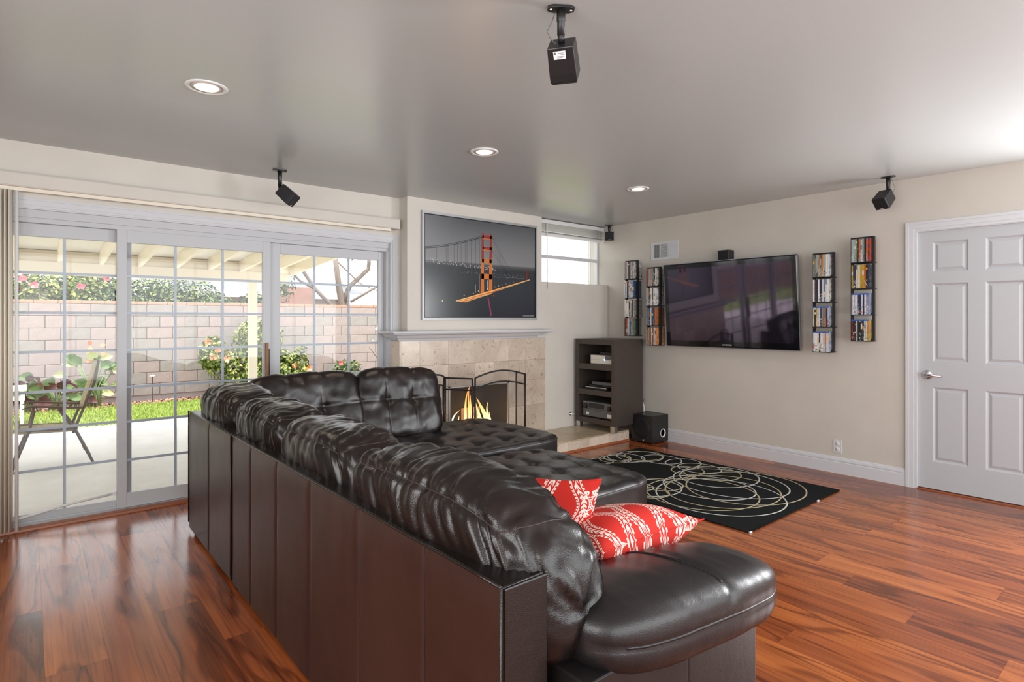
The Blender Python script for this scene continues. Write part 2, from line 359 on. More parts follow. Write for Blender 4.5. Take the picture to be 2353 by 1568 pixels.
# ---- outlet, vent
o = thing('wall_outlet', (XE, 2.032, .23), 'white double power outlet low on the beige wall near the door', 'outlet')
box((XE-.006, 1.997, .173), (XE, 2.067, .287)).build('cover_plate', 'white_trim', o, bev=.003)
for zz in (.205, .255):
    q = MB().lathe([(0, -.009), (.0165, -.009), (.018, -.006)], (XE, 2.032, zz), 'X', 20).build('socket', 'white_satin', o, True)
    s = MB(); s.box((XE-.0095, 2.038, zz-.002), (XE-.0088, 2.0405, zz+.008)); s.box((XE-.0095, 2.0235, zz-.002), (XE-.0088, 2.026, zz+.008)); s.box((XE-.0095, 2.030, zz-.011), (XE-.0088, 2.034, zz-.006)); s.build('slot', 'gap_dark', q)
v = thing('air_vent', (XE, 3.80, 2.08), 'white metal wall register with three louvre panels, left above the television', 'vent')
f = MB(); y0, y1, z0, z1 = 3.625, 3.976, 1.982, 2.182
f.box((XE-.008, y0, z0), (XE, y1, z0+.028)); f.box((XE-.008, y0, z1-.028), (XE, y1, z1)); f.box((XE-.008, y0, z0+.028), (XE, y0+.03, z1-.028)); f.box((XE-.008, y1-.04, z0+.028), (XE, y1, z1-.028))
f.box((XE-.0075, 3.745, z0+.028), (XE, 3.758, z1-.028)); f.box((XE-.0075, 3.85, z0+.028), (XE, 3.862, z1-.028)); f.build('frame', 'white_trim', v)
box((XE-.001, y0+.01, z0+.01), (XE+.0, y1-.01, z1-.01)).build('backing', 'grey_plastic', v)
for i in range(11):
    zz = z0+.031+i*.0128; MB().box((-.0005, -.048, -.0052), (.0005, .048, .0052)).v
    m_ = Matrix.Translation((XE-.0048, 3.804, zz+.005)) @ Matrix.Rotation(R(35), 4, 'Y'); MB().box((-.0007, -.047, -.006), (.0007, .047, .006), m_).build('louvre', 'white_trim', v)
for i in range(9):
    yy = 3.660+i*.0098; m_ = Matrix.Translation((XE-.0048, yy, 2.082)) @ Matrix.Rotation(R(50), 4, 'Z'); MB().box((-.0007, -.0045, -.072), (.0007, .0045, .072), m_).build('louvre', 'white_trim', v)
for i in range(8):
    yy = 3.868+i*.0098; m_ = Matrix.Translation((XE-.0048, yy, 2.082)) @ Matrix.Rotation(R(-70), 4, 'Z'); MB().box((-.0007, -.0065, -.072), (.0007, .0065, .072), m_).build('louvre', 'white_trim', v)

# ---------------------------------------------------------------- sliding patio door
dr = thing('door_2', (1.0, 4.83, 0), 'white sliding patio door with colonial grids between the glass', 'door'); dr['kind'] = 'structure'
f = MB(); f.box((-.60, 4.80, 1.945), (2.535, 4.91, 2.03)); f.box((-.60, 4.785, 1.975), (2.535, 4.80, 2.03)); f.box((2.505, 4.79, 0), (2.535, 4.91, 1.95)); f.box((-.60, 4.80, 0), (-.57, 4.91, 1.95)); f.box((-.6, 4.775, 0), (2.535, 4.91, .018))
f.box((-.6, 4.832, .018), (2.5, 4.838, .03)); f.build('frame', 'vinyl', dr)
ZB = [1.628, 1.369, 1.112, .852, .612, .345]
def panel(name, xa, xb, ya, yb, sl_, sr_, zb, zt, verts):
    p = MB(); p.box((xa, ya, .02), (xa+sl_, yb, 1.945)); p.box((xb-sr_, ya, .02), (xb, yb, 1.945)); p.box((xa+sl_, ya, zt), (xb-sr_, yb, 1.945)); p.box((xa+sl_, ya, .02), (xb-sr_, yb, zb))
    s = p.build(name, 'vinyl', dr, bev=.003); ym = (ya+yb)/2
    g = MB()
    for off in (-.008, .008): g.box((xa+sl_, ym+off-.0015, zb), (xb-sr_, ym+off+.0015, zt))
    g.build('glass_pane', 'glass', s)
    for zz in ZB: box((xa+sl_, ym-.004, zz-.0085), (xb-sr_, ym+.004, zz+.0085)).build('grid_bar', 'grid_bar', s)
    for xx in verts: box((xx-.0085, ym-.0045, zb), (xx+.0085, ym+.0045, zt)).build('grid_bar', 'grid_bar', s)
    return s
panel('fixed_panel', -.57, .555, 4.842, 4.875, .06, .055, .072, 1.862, (-.112, .181))
sp = panel('sliding_panel', .464, 1.487, 4.796, 4.829, .058, .060, .118, 1.858, (.82, 1.136))
panel('fixed_panel', 1.475, 2.505, 4.842, 4.875, .10, .055, .10, 1.862, (1.864, 2.172))
box((1.442, 4.765, .80), (1.462, 4.793, 1.14)).build('pull_handle', 'handle_wood', sp, bev=.003)
box((1.463, 4.778, .83), (1.476, 4.796, 1.09)).build('latch_plate', 'black_plastic', sp, bev=.002)
sb = thing('security_bar', (.2, 4.81, .1), 'white metal security bar slanting across the foot of the patio door', 'bar')
MB().tube([(-.30, 4.808, .034), (-.05, 4.808, .062), (.20, 4.808, .105), (.455, 4.808, .128)], .009, 10).build('bar', 'white_satin', sb, True)
box((.44, 4.796, .115), (.463, 4.83, .142)).build('bracket', 'white_satin', sb, bev=.002)
# casing + threshold
c = MB()
for (w0, w1, dy) in ((0, .014, .018), (.014, .046, .012), (.046, .06, .007)):
    c.box((2.594-w1, YN-dy, 0), (2.594-w0, YN, 2.091-w1)); c.box((-.66+w0, YN-dy, 2.091-w1), (2.594-w0, YN, 2.091-w0)); c.box((-.66+w0, YN-dy, 0), (-.66+w1, YN, 2.091-w1))
c.box((2.529, YN, 0), (2.535, 4.80, 2.03)); c.box((-.6, YN, 2.024), (2.535, 4.80, 2.03)); struct(c.build('trim_3', 'white_trim'))
struct(MB().extrude([(4.72, 0), (4.722, .012), (4.735, .016), (4.775, .018), (4.775, 0)], -.6, 2.54, 'X').build('trim_4', 'floor_trim'))
struct(box((-.6, 4.775, -.02), (2.535, 4.93, .001)).build('trim_5', 'vinyl'))
# valance and vertical vanes
va = thing('blind_valance', (1.0, 4.71, 2.2), 'long cream valance of the vertical blind above the patio door', 'valance')
MB().extrude([(4.748, 2.142), (4.668, 2.142), (4.662, 2.150), (4.662, 2.222), (4.668, 2.232), (4.748, 2.232)], -.8, 2.575, 'X').build('valance_box', 'patio_wall_paint', va)
box((2.5755, 4.70, 2.15), (2.59, 4.757, 2.225)).build('end_bracket', 'cream_vane', va)
MB().box((-.78, 4.69, 2.12), (2.5, 4.72, 2.143)).build('head_track', 'cream_vane', va)
bl = thing('vertical_blind', (-.12, 4.70, 2.12), 'stack of cream vertical blind vanes drawn to the left of the patio door', 'blind')
for i in range(9):
    xx = -.098-i*.019; v = MB(); pts = [(xx+.006*math.sin(t*math.pi)+.020*t, 4.655+t*.088) for t in (0, .25, .5, .75, 1)]
    pr = pts+[(a+.0025, b) for a, b in reversed(pts)]
    v.extrude(pr, .03, 2.118, 'Z'); v.build('vane', 'cream_vane', bl, True)
wd = MB().tube([(-.058, 4.69, 2.118), (-.058, 4.69, .02)], .0095, 10).build('control_wand', 'white_satin', None, True); tag(wd, 'thin white control wand hanging beside the vertical blind vanes', 'wand')
# ---------------------------------------------------------------- high window, mini blind
wi = thing('window_1', (4.8, 4.80, 1.74), 'small high horizontal sliding window right of the chimney breast', 'window'); wi['kind'] = 'structure'
f = MB(); ya, yb = 4.765, 4.81
f.box((4.272, ya, 1.738), (XE, yb, 1.752)); f.box((4.272, ya, 2.36), (XE, yb, 2.40)); f.box((XE-.02, ya, 1.738), (XE, yb, 2.40)); f.box((4.272, ya, 1.738), (4.31, yb, 2.4)); f.build('frame', 'white_trim', wi, bev=.002)
box((4.31, ya+.005, 2.02), (XE-.02, yb-.005, 2.058)).build('meeting_rail', 'white_trim', wi, bev=.003)
box((5.225, ya+.012, 1.752), (5.233, yb-.012, 2.36)).build('sash_line', 'white_satin', wi)
box((4.31, 4.786, 1.752), (XE-.02, 4.790, 2.36)).build('glass_pane', 'glass', wi)
mb_ = thing('mini_blind', (4.8, 4.68, 2.43), 'white mini blind pulled up at the top of the small high window', 'blind')
BX0, BX1 = 4.285, 5.335
MB().box((BX0, 4.655, 2.388), (BX1, 4.70, 2.432)).build('head_rail', 'white_satin', mb_, bev=.002)
for i in range(9):
    zz = 2.378-i*.0088; MB().extrude([(4.655, zz-.001), (4.678, zz+.002), (4.702, zz-.001), (4.702, zz-.0025), (4.678, zz+.0005), (4.655, zz-.0025)], BX0, BX1, 'X').build('slat', 'white_satin', mb_)
for i in range(4):
    zz = 2.295-i*.0035; box((BX0, 4.657, zz), (BX1, 4.70, zz+.0012)).build('slat', 'grey_plastic' if i == 1 else 'white_satin', mb_)
MB().box((BX0, 4.656, 2.252), (BX1, 4.701, 2.276)).build('bottom_rail', 'white_satin', mb_, bev=.002)
MB().tube([(4.385, 4.648, 2.39), (4.385, 4.646, 1.66)], .004, 8).build('tilt_wand', 'white_satin', mb_)
MB().tube([(4.36, 4.65, 2.39), (4.345, 4.60, 1.78), (4.345, 4.60, 1.66)], .0018, 6).build('cord', 'grey_plastic', mb_)
for xx in (5.24, 5.30): MB().tube([(xx, 4.652, 2.385), (xx, 4.652, 2.255)], .0012, 5).build('cord', 'white_satin', mb_)
tv_ = box((5.29, 4.603, .12), (5.335, 4.6135, 1.735)).build('trim_6', 'patio_wall_paint', None, bev=.002); struct(tv_)

# ---------------------------------------------------------------- fireplace
fp = thing('fireplace', (3.42, 4.6, 0), 'travertine tiled fireplace with white mantel shelf and a burning gas fire', 'fireplace')
YT = 4.594
cs = [2.545, 2.735, 3.04, 3.345, 3.65, 3.955, 4.13, 4.305]; rs_ = [.118, .40, .70, 1.005, 1.13]
cs = [2.545, 2.74, 3.05, 3.36, 3.60, 3.79, 4.02, 4.305]; rs_ = [.118, .42, .685, .90, 1.13]
for i in range(len(cs)-1):
    for j in range(len(rs_)-1):
        if cs[i] >= 3.04 and cs[i+1] <= 3.80 and j < 2: continue
        a, b = cs[i], cs[i+1]; cx, cz = (a+b)/2, (rs_[j]+rs_[j+1])/2
        t = box((a-cx+.0006, 0, rs_[j]-cz+.0006), (b-cx-.0006, YC-YT, rs_[j+1]-cz-.0006)).build('tile', 'travertine', fp, bev=.0012, local=True, seg=1); t.location = Vector((cx, YT, cz))-fp.location
for j in range(4):
    t = box((2.532, YT+.001, rs_[j]+.0006), (2.5445, 4.757, rs_[j+1]-.0006)).build('side_tile', 'travertine', fp)
mt = MB(); prof = [(4.6135, 1.13), (4.585, 1.13), (4.578, 1.142), (4.572, 1.15), (4.556, 1.155), (4.545, 1.166), (4.530, 1.180), (4.505, 1.186), (4.485, 1.192), (4.480, 1.200), (4.455, 1.203), (4.452, 1.222), (4.6135, 1.222)]
# shaped ends: the profile returns on both sides
v = []; f = []; npf = len(prof)
for yy, zz in prof: o_ = 4.6135-yy; v.append((4.175+o_*.95, yy, zz))
for yy, zz in prof: o_ = 4.6135-yy; v.append((2.545-o_*.95, yy, zz))
f = [(k, (k+1) % npf, npf+(k+1) % npf, npf+k) for k in range(npf)]+[tuple(range(npf)), tuple(2*npf-1-k for k in range(npf))]
v2 = [(4.172+(4.6135-y)*.95, 4.6135, z) for y, z in prof]; 
mt.add(v, f); mt.box((2.40, 4.60, 1.203), (2.546, 4.756, 1.222)); mt.box((4.17, 4.50, 1.203), (4.33, 4.6135, 1.222))
mt.extrude([(2.546, 1.13), (2.52, 1.14), (2.50, 1.155), (2.47, 1.17), (2.45, 1.19), (2.42, 1.203), (2.546, 1.203)], 4.60, 4.7575, 'Y')
mt.extrude([(4.17, 1.13), (4.20, 1.142), (4.215, 1.155), (4.25, 1.18), (4.29, 1.2), (4.31, 1.205), (4.17, 1.205)], 4.56, 4.6135, 'Y')
mt.build('mantel', 'white_trim', fp)
fb = MB(); fb.box((fx0, 4.925, .10), (fx1, 4.96, fz+.02)); 
fb.add([(fx0-.0, YC, .115), (fx0+.08, 4.93, .115), (fx0+.08, 4.93, fz), (fx0, YC, fz)], [(0, 1, 2, 3)]); fb.add([(fx1, YC, .115), (fx1-.08, 4.93, .115), (fx1-.08, 4.93, fz), (fx1, YC, fz)], [(3, 2, 1, 0)])
fb.box((fx0, YC, .112), (fx1, 4.93, .121)); fb.box((fx0, YC, fz-.004), (fx1, 4.93, fz)); fb.build('firebox', 'firebox_brick', fp)
box((3.42, 4.915, .26), (3.66, 4.9249, .41)).build('back_plate', 'back_log_brick', fp)
fr_ = MB(); fr_.box((fx0-.0, 4.588, .118), (fx0+.018, 4.60, fz+.0)); fr_.box((fx1-.018, 4.588, .118), (fx1, 4.60, fz)); fr_.box((fx0, 4.588, fz-.014), (fx1, 4.60, fz)); fr_.build('opening_trim', 'brushed', fp)
for i, (a, b, r_) in enumerate((((3.12, 4.78, .17), (3.70, 4.74, .18), .045), ((3.16, 4.68, .155), (3.66, 4.70, .16), .035), ((3.2, 4.80, .25), (3.6, 4.66, .235), .03))):
    MB().tube([Vector(a).lerp(Vector(b), t/5)+Vector((0, 0, .008*math.sin(t*2.3))) for t in range(6)], r_, 10, rs=[r_*(.9+.15*math.sin(t*3.1)) for t in range(6)]).build('gas_log', 'log_bark', fp, True)
def flame(px, py, z0, h, w_, lean, cu):
    m_ = MB(); pts = []; rs = []
    for i in range(11):
        t = i/10; pts.append((px-px+lean*t*t+cu*math.sin(t*6)*t, .02*math.sin(t*4), h*t)); rs.append(w_*(math.sin(min(1, t*1.6+.12)*math.pi*.5+ (0 if t < .4 else 0))*(1-t)**.8)+.001)
    m_.tube(pts, .01, 10, rs=rs, flat=.5); o = m_.build('flame', 'flame', fp, True, local=True); o.location = Vector((px, py, z0))-fp.location
for a in ((3.14, 4.72, .17, .20, .020, -.02, .010), (3.22, 4.70, .17, .16, .030, .01, .01), (3.28, 4.73, .17, .18, .030, -.02, .012), (3.34, 4.72, .17, .42, .028, .03, .018), (3.38, 4.70, .17, .46, .022, -.01, .02), (3.44, 4.72, .17, .36, .030, -.05, .015),
          (3.62, 4.70, .16, .34, .055, -.17, .012), (3.55, 4.72, .17, .30, .035, -.10, .014), (3.60, 4.68, .22, .24, .022, -.02, .018), (3.66, 4.70, .16, .20, .035, -.05, .01), (3.50, 4.70, .17, .22, .022, -.02, .01), (3.18, 4.71, .30, .12, .012, .07, .004)): flame(a[0], a[1], a[2], a[3]*1.12, a[4]*1.0, a[5], a[6])
light('fire_light', 'POINT', (3.45, 4.70, .36), 5, (1, .58, .25), shadow_soft_size=.12)
he = MB().box((2.55, 4.062, 0), (5.05, YC-.001, .105)).build('hearth', 'travertine_edge', fp)
hx = [2.55, 2.86, 3.17, 3.48, 3.79, 4.10, 4.41, 4.72, 5.05]; hy = [4.05, 4.33, YC-.0015]
for i in range(8):
    for j in range(2):
        cx, cy = (hx[i]+hx[i+1])/2, (hy[j]+hy[j+1])/2
        t = box((hx[i]-cx+.0008, hy[j]-cy+.0008, 0), (hx[i+1]-cx-.0008, hy[j+1]-cy-.0008, .0129)).build('hearth_tile', 'travertine_hearth', he, local=True, bev=.0012, seg=1); t.location = Vector((cx, cy, .105))-fp.location
    t = box((hx[i]+.0008, 4.050, .002), (hx[i+1]-.0008, 4.0618, .1045)).build('edge_tile', 'travertine_edge', he)
struct(MB().extrude([(4.05, 0), (4.032, 0), (4.035, .010), (4.042, .018), (4.05, .020)], 2.55, 5.05, 'X').build('trim_7', 'floor_trim'))
# gas valve key
gv = thing('gas_valve', (4.72, 4.6, .22), 'small white gas valve key low on the wall beside the media cabinet', 'valve')
MB().lathe([(0, 0), (.018, 0), (.018, -.012), (.008, -.014), (.008, -.05), (0, -.05)], (4.70, 4.6135, .26), 'Y', 16).build('valve_body', 'chrome', gv, True)
MB().tube([(4.675, 4.56, .26), (4.725, 4.56, .26)], .008, 8).build('key', 'white_satin', gv, True)
# fire screen
fs = thing('fireplace_screen', (3.36, 4.25, .118), 'black arched folding mesh screen standing before the fire', 'screen')
def spanel(p0, p1, h, arch, lowz, larch):
    p0, p1 = Vector((*p0, 0)), Vector((*p1, 0)); n_ = 14
    def P(t, z): q = p0.lerp(p1, t); return Vector((q.x, q.y, z))
    top = [P(i/n_, h+arch*(math.sin(math.pi*i/n_))) for i in range(n_+1)]; low = [P(i/n_, lowz+larch*math.sin(math.pi*i/n_)) for i in range(n_+1)]
    f = MB(); f.tube([P(0, .118)]+[top[0]], .008, 6); f.tube([P(1, .118), top[-1]], .008, 6); f.tube(top, .008, 6); f.tube(low, .007, 6); f.tube([P(0, .16), P(1, .16)], .007, 6)
    fr = f.build('frame_panel', 'black_metal', fs, True)
    g = MB(); v = [P(i/n_, .16) for i in range(n_+1)]+top; g.add(v, [(i, i+1, n_+2+i, n_+1+i) for i in range(n_)]); g.build('wire_mesh', 'wire_mesh', fr)
spanel((3.075, 4.20), (3.667, 4.20), .800, .052, .70, .05)
spanel((2.90, 4.44), (3.045, 4.20), .795, .0, .69, 0)
spanel((3.675, 4.205), (3.745, 4.42), .800, .0, .70, 0)
ts = thing('fire_tool_stand', (2.85, 4.45, .118), 'black wrought iron stand with hanging fire tools left of the fire screen', 'fire tools')
f = MB(); f.tube([(2.73, 4.45, .118), (2.73, 4.45, .78)]+[(2.825-.095*math.cos(math.pi*t/8), 4.45, .78+.045*math.sin(math.pi*t/8)) for t in range(1, 8)]+[(2.92, 4.45, .78), (2.92, 4.45, .118)], .008, 8)
f.tube([(2.73, 4.45, .70)]+[(2.825-.095*math.cos(math.pi*t/8), 4.45, .70+.035*math.sin(math.pi*t/8)) for t in range(1, 8)]+[(2.92, 4.45, .70)], .006, 8); f.box((2.71, 4.41, .118), (2.94, 4.49, .128)); f.build('stand', 'black_metal', ts, True)
for xx, l_ in ((2.775, .42), (2.845, .20), (2.885, .42)):
    f = MB(); f.tube([(xx, 4.435, .73), (xx, 4.435, .73-l_*.45)], .005, 6)
    f.tube([(xx-.022, 4.435, .73-l_*.65), (xx, 4.435, .73-l_*.45), (xx+.022, 4.435, .73-l_*.65), (xx+.022, 4.435, .73-l_*1.2)], .004, 6); f.build('tool', 'black_metal', ts, True)

# ---------------------------------------------------------------- framed print
pf = thing('framed_picture', (3.48, YC, 1.83), 'large silver framed night photograph of a red suspension bridge above the mantel', 'picture')
PX0, PX1, PZ0, PZ1 = 2.763, 4.186, 1.32, 2.327; yf = 4.590
f = MB(); b_ = .022
f.box((PX0, yf, PZ0), (PX0+b_, YC-.001, PZ1)); f.box((PX1-b_, yf, PZ0), (PX1, YC-.001, PZ1)); f.box((PX0+b_, yf, PZ0), (PX1-b_, YC-.001, PZ0+b_)); f.box((PX0+b_, yf, PZ1-b_), (PX1-b_, YC-.001, PZ1)); f.build('frame', 'silver_frame', pf)
f = MB(); c_ = .008; a, b, c, d_ = PX0+b_, PX1-b_, PZ0+b_, PZ1-b_
f.box((a, yf+.002, c), (a+c_, yf+.01, d_)); f.box((b-c_, yf+.002, c), (b, yf+.01, d_)); f.box((a, yf+.002, c), (b, yf+.01, c+c_)); f.box((a, yf+.002, d_-c_), (b, yf+.01, d_)); f.build('inner_lip', 'black_matte', pf)
cx, cz = (a+b)/2, (c+d_)/2; PW, PH = b-a, d_-c
pr = box((-PW/2, 0, -PH/2), (PW/2, .004, PH/2)).build('print', 'night_print', pf, local=True); pr.location = Vector((cx, yf+.008, cz))-pf.location
# inked shapes of the print, coordinates in fractions of the print width / height (origin top left)
def U(u, v): return ((u-.5)*PW, (.5-v)*PH)
def ink(name, mt_, polys, y=-.0006):
    g = MB()
    for p in polys:
        q = [U(*t) for t in p]; n_ = len(q)
        g.add([(x_, y, z_) for x_, z_ in q], [tuple(range(n_))])
    g.build(name, mt_, pr, local=True)['kind'] = 'stuff'
def seg(u0, v0, u1, v1, w_):
    du, dv = (u1-u0)*PW, (v1-v0)*PH; l_ = math.hypot(du, dv); nx, ny = -dv/l_*w_/PW, du/l_*w_/PH
    return [(u0-nx, v0-ny), (u1-nx, v1-ny), (u1+nx, v1+ny), (u0+nx, v0+ny)]
def rect(u0, v0, u1, v1): return [(u0, v0), (u1, v0), (u1, v1), (u0, v1)]
cab = []; pv = None
for i in range(21):
    t = i/20; u = .0+.49*t; v = .335-.045*t-.125*t**1.6
    if pv: cab += [seg(*pv, u, v, .0034), seg(pv[0], pv[1]-.014, u, v-.014, .0024)]
    pv = (u, v)
for i, u in enumerate((.01, .10, .175, .19, .24, .27, .30, .335, .35, .385, .425, .46, .475)):
    t = u/.49; v = .335-.045*t-.125*t**1.6; cab.append(seg(u, v, u, .545+.02*t, .0014))
for (ua, va, ub, vb) in ((.575, .145, .79, .55), (.575, .29, .745, .545)):
    for i in range(10):
        t, s_ = i/10, (i+1)/10; cab.append(seg(ua+(ub-ua)*t, va+(vb-va)*t**.82, ua+(ub-ua)*s_, va+(vb-va)*s_**.82, .0011))
for u in (.61, .625, .64, .655, .67, .685, .70, .715): 
    t = (u-.575)/.215; cab.append(seg(u, .145+.405*t**.82, u, .55, .0006))
ink('cables', 'print_cable', cab)
red = []; org = []
for (ua, ub) in ((.483, .497), (.556, .572)):
    red.append([(ua, .125), (ub, .12), (ub+.002, .38), (ua-.006, .39)]); org.append([(ua-.006, .39), (ub+.002, .38), (ub+.004, .73), (ua-.014, .75)])
red += [rect(.488, .145, .57, .18), rect(.488, .265, .57, .295)]; org += [rect(.482, .39, .57, .43), rect(.476, .545, .572, .60), rect(.488, .178, .565, .186), rect(.486, .293, .565, .301)]
red += [rect(.905, .485, .910, .60), rect(.920, .485, .925, .60), rect(.905, .49, .925, .497), rect(.905, .52, .925, .527), rect(.905, .55, .925, .557)]
ink('red_tower', 'print_red', red); ink('lit_tower', 'print_orange', org, -.0007)
road = [[(.25, .835), (.55, .715), (.59, .705), (.94, .575), (.942, .582), (.60, .725), (.57, .745), (.34, .845)]]
ink('road', 'print_orange', road, -.0009)
gl_ = [seg(.26, .832, .60, .71, .004), seg(.28, .84, .56, .745, .0025), seg(.60, .708, .94, .578, .003), seg(.62, .715, .94, .582, .0016), seg(.33, .84, .57, .748, .0015)]
def dot(u, v, r_): return [(u+r_*math.cos(k*math.pi/4)/PW, v+r_*math.sin(k*math.pi/4)/PH) for k in range(8)]
for i in range(9): gl_.append(dot(.60+.035*i, .675-.0125*i, .0045-.0003*i))
gl_ += [dot(.325, .775, .006), dot(.145, .835, .007), dot(.405, .75, .005), dot(.45, .725, .006), dot(.46, .735, .005), dot(.53, .70, .006), dot(.59, .77, .006), dot(.015, .935, .005)]
ink('lights', 'print_glow', gl_, -.0012)
ink('reflections', 'print_white', [seg(.423, .66, .423, .745, .0022), seg(.457, .55, .457, .72, .0018), seg(.533, .61, .533, .71, .0022), rect(.87, .975, .985, .978)]+[dot(.30+.013*k_ % .65, .535+.0008*((k_*37) % 23), .0016) for k_ in range(46)]+[dot(.6+.011*k_, .565+.001*((k_*17) % 9), .002) for k_ in range(26)])
ink('pylon_reflection', 'print_violet', [[(.53, .78), (.545, .80), (.572, .97), (.56, .985), (.545, .88)]])

# ---------------------------------------------------------------- television
tw, th = 1.40, .86
tvt = thing('television', (5.225, 3.005, 1.475), 'big black flat television tilted down on the beige wall', 'television', rot=(0, R(-4.2), 0))
b_ = MB(); b_.box((0, -tw/2, -th/2), (.035, tw/2, th/2)); b_.build('casing', 'tv_bezel', tvt, bev=.012, local=True, seg=3)
box((.035, -tw*.36, -th*.36), (.075, tw*.36, th*.30)).build('back_cover', 'black_matte', tvt, bev=.01, local=True)
box((-.0012, -tw/2+.052, -th/2+.062), (.002, tw/2-.052, th/2-.052)).build('screen', 'tv_screen', tvt, local=True)
e_ = MB()
for s_ in (-1, 1): e_.box((-.001, s_*tw/2-.0025, -th/2), (.012, s_*tw/2+.0025, th/2)); e_.box((-.001, -tw/2, s_*th/2-.0025), (.012, tw/2, s_*th/2+.0025))
e_.build('clear_edge', 'tv_edge', tvt, local=True)
tx = bpy.data.curves.new('brand_lettering', 'FONT'); tx.body = 'SAMSUNG'; tx.size = .022; tx.align_x = 'CENTER'; tx.extrude = .0003
to = bpy.data.objects.new('lettering', tx); COL.objects.link(to); dg = bpy.context.evaluated_depsgraph_get(); me = bpy.data.meshes.new_from_object(to.evaluated_get(dg)); bpy.data.objects.remove(to)
me.materials.clear(); me.materials.append(MATS['silver_plastic'])
lo = bpy.data.objects.new('lettering', me); COL.objects.link(lo); lo.parent = tvt; lo.location = (-.0018, 0, -th/2+.022); lo.rotation_euler = (R(90), 0, R(-90))
box((5.295, 2.85, 1.35), (XE-.0005, 3.15, 1.60)).build('wall_bracket', 'black_metal', tvt)
o = bpy.data.objects['wall_bracket']; o.location = (0, 0, 0); o.matrix_parent_inverse = Matrix.Rotation(R(4.2), 4, 'Y')
cs_ = thing('centre_speaker', (5.29, 3.05, 1.95), 'small black cube speaker on the wall above the television', 'speaker')
box((5.25, 2.985, 1.90), (XE-.001, 3.105, 2.01)).build('cabinet', 'black_plastic', cs_, bev=.004); box((5.246, 2.993, 1.908), (5.2505, 3.097, 2.002)).build('grille', 'dark_grille', cs_, bev=.002)

# ---------------------------------------------------------------- media racks with cases
PAL = ['c9c4bc', '8f8a86', '2a2a30', 'b0a8a0', 'dcd8d0', '7a8aa0', 'a03020', '30507a', 'c0a060', '503a4a', '9aa6a0', '202020', 'd0cfd4', '6f7f6a', 'b86a3a', '4a4a58']
ORD = 'first second third fourth fifth sixth seventh eighth ninth tenth eleventh twelfth thirteenth fourteenth fifteenth sixteenth'.split()
def colname(c):
    r_, g_, b_ = [q**(1/2.2) for q in c]; mx_, mn = max(r_, g_, b_), min(r_, g_, b_)
    if mx_-mn < .10: return 'black' if mx_ < .25 else 'dark grey' if mx_ < .42 else 'grey' if mx_ < .72 else 'white'
    if r_ == mx_: return ('orange' if g_ > .42 else 'red') if b_ < .42 and r_ > .55 else ('beige' if mx_ > .6 else 'brown')
    if b_ == mx_: return 'pale blue' if mx_ > .65 else 'blue'
    return 'green'
def rack(yl, zt, label, where, kinds, seedn):
    rg = random.Random(seedn); wdt = .172; hh = .852; yr = yl-wdt
    t = thing('media_rack', (XE, yl-wdt/2, zt-hh), label, 'rack', 'narrow black wall racks for discs')
    xs = 5.212
    for yy in (yl-.014, yr): box((xs, yy, zt-hh), (xs+.032, yy+.014, zt)).build('upright', 'black_metal', t, bev=.001)
    box((xs, yr+.014, zt-.014), (xs+.032, yl-.014, zt)).build('top_bar', 'black_metal', t)
    for k in range(4):
        zb = zt-hh+.213*k; s = MB(); s.box((5.172, yr+.014, zb), (5.318, yl-.014, zb+.006)); s.box((xs, yr+.014, zb-.0), (xs+.03, yl-.014, zb+.018)); s.build('shelf', 'black_metal', t)
    for k in (1, 3): box((5.30, yr+.05, zt-hh+.213*k+.03), (XE-.0005, yr+.12, zt-hh+.213*k+.05)).build('wall_tab', 'black_metal', t)
    for k in range(4):
        zb = zt-hh+.213*k+.0062; kind, col_ = kinds[3-k]
        cnt_ = 0; y = yl-.0165; floorword = ('bottom', 'lower middle', 'upper middle', 'top')[k]
        while y > yr+.0295:
            th_ = rg.choice([.0132, .0132, .0132, .0135, .0070, .020]) if kind == 'dvd' else rg.choice([.0115, .0115, .0125])
            if y-th_ < yr+.0155: break
            h_ = .190 if kind == 'dvd' else .172; dp = .132
            xf = 5.181-rg.random()*.006
            mb2 = MB(); mb2.cur = 1; mb2.box((.0015, -th_+.0004, 0), (dp, -.0004, h_)); mb2.cur = 0; mb2.box((0, -th_+.001, .001), (.0016, -.001, h_-.001 if kind == 'dvd' else h_-.012))
            if kind != 'dvd': mb2.cur = 2; mb2.box((-.0003, -th_+.0005, h_-.012), (.02, -.0005, h_+.0002))
            o = mb2.build('disc_case', ['case_print', 'case_shell', 'case_blue'], None); o.location = (xf, y, zb); c_ = lin(rg.choice(col_)); o.color = (*c_, 1)
            cname = colname(c_); cnt_ += 1; ordi = ORD[cnt_-1]
            tag(o, f'{cname} disc case, {ordi} from left, {floorword} shelf of {where}', 'disc case', f'disc cases on the {floorword} shelf of {where}')
            y -= th_+.0002
W_ = ['d8d6d2', 'e0ddd8', 'cfcac4', 'e6e2dc', '9a9690', '403c3c']; M_ = PAL; B_ = ['aab4c8', '6a7a9a', 'c8ccd8', '30344a', 'd8d4d8', '8890a8']; K_ = ['202020', '2c2a28', 'c07028', 'b89838', '303848', 'c8c0b0', '782a20', '8a8480']; O_ = ['c06a38', 'd89058', 'e0dcd4', '985038', 'c8c4bc', '503a34']
rack(4.232, 1.991, 'black wall rack of discs nearest the corner above the media cabinet', 'the rack nearest the corner', [('dvd', W_), ('dvd', M_), ('dvd', W_), ('dvd', M_)], 1)
rack(3.930, 1.896, 'black wall rack of discs directly left of the television', 'the rack left of television', [('dvd', M_), ('dvd', O_+W_), ('dvd', M_), ('dvd', O_)], 2)
rack(2.180, 1.896, 'black wall rack of discs directly right of the television', 'the rack right of television', [('dvd', M_), ('dvd', W_+B_), ('blu', B_+K_), ('blu', B_+W_)], 3)
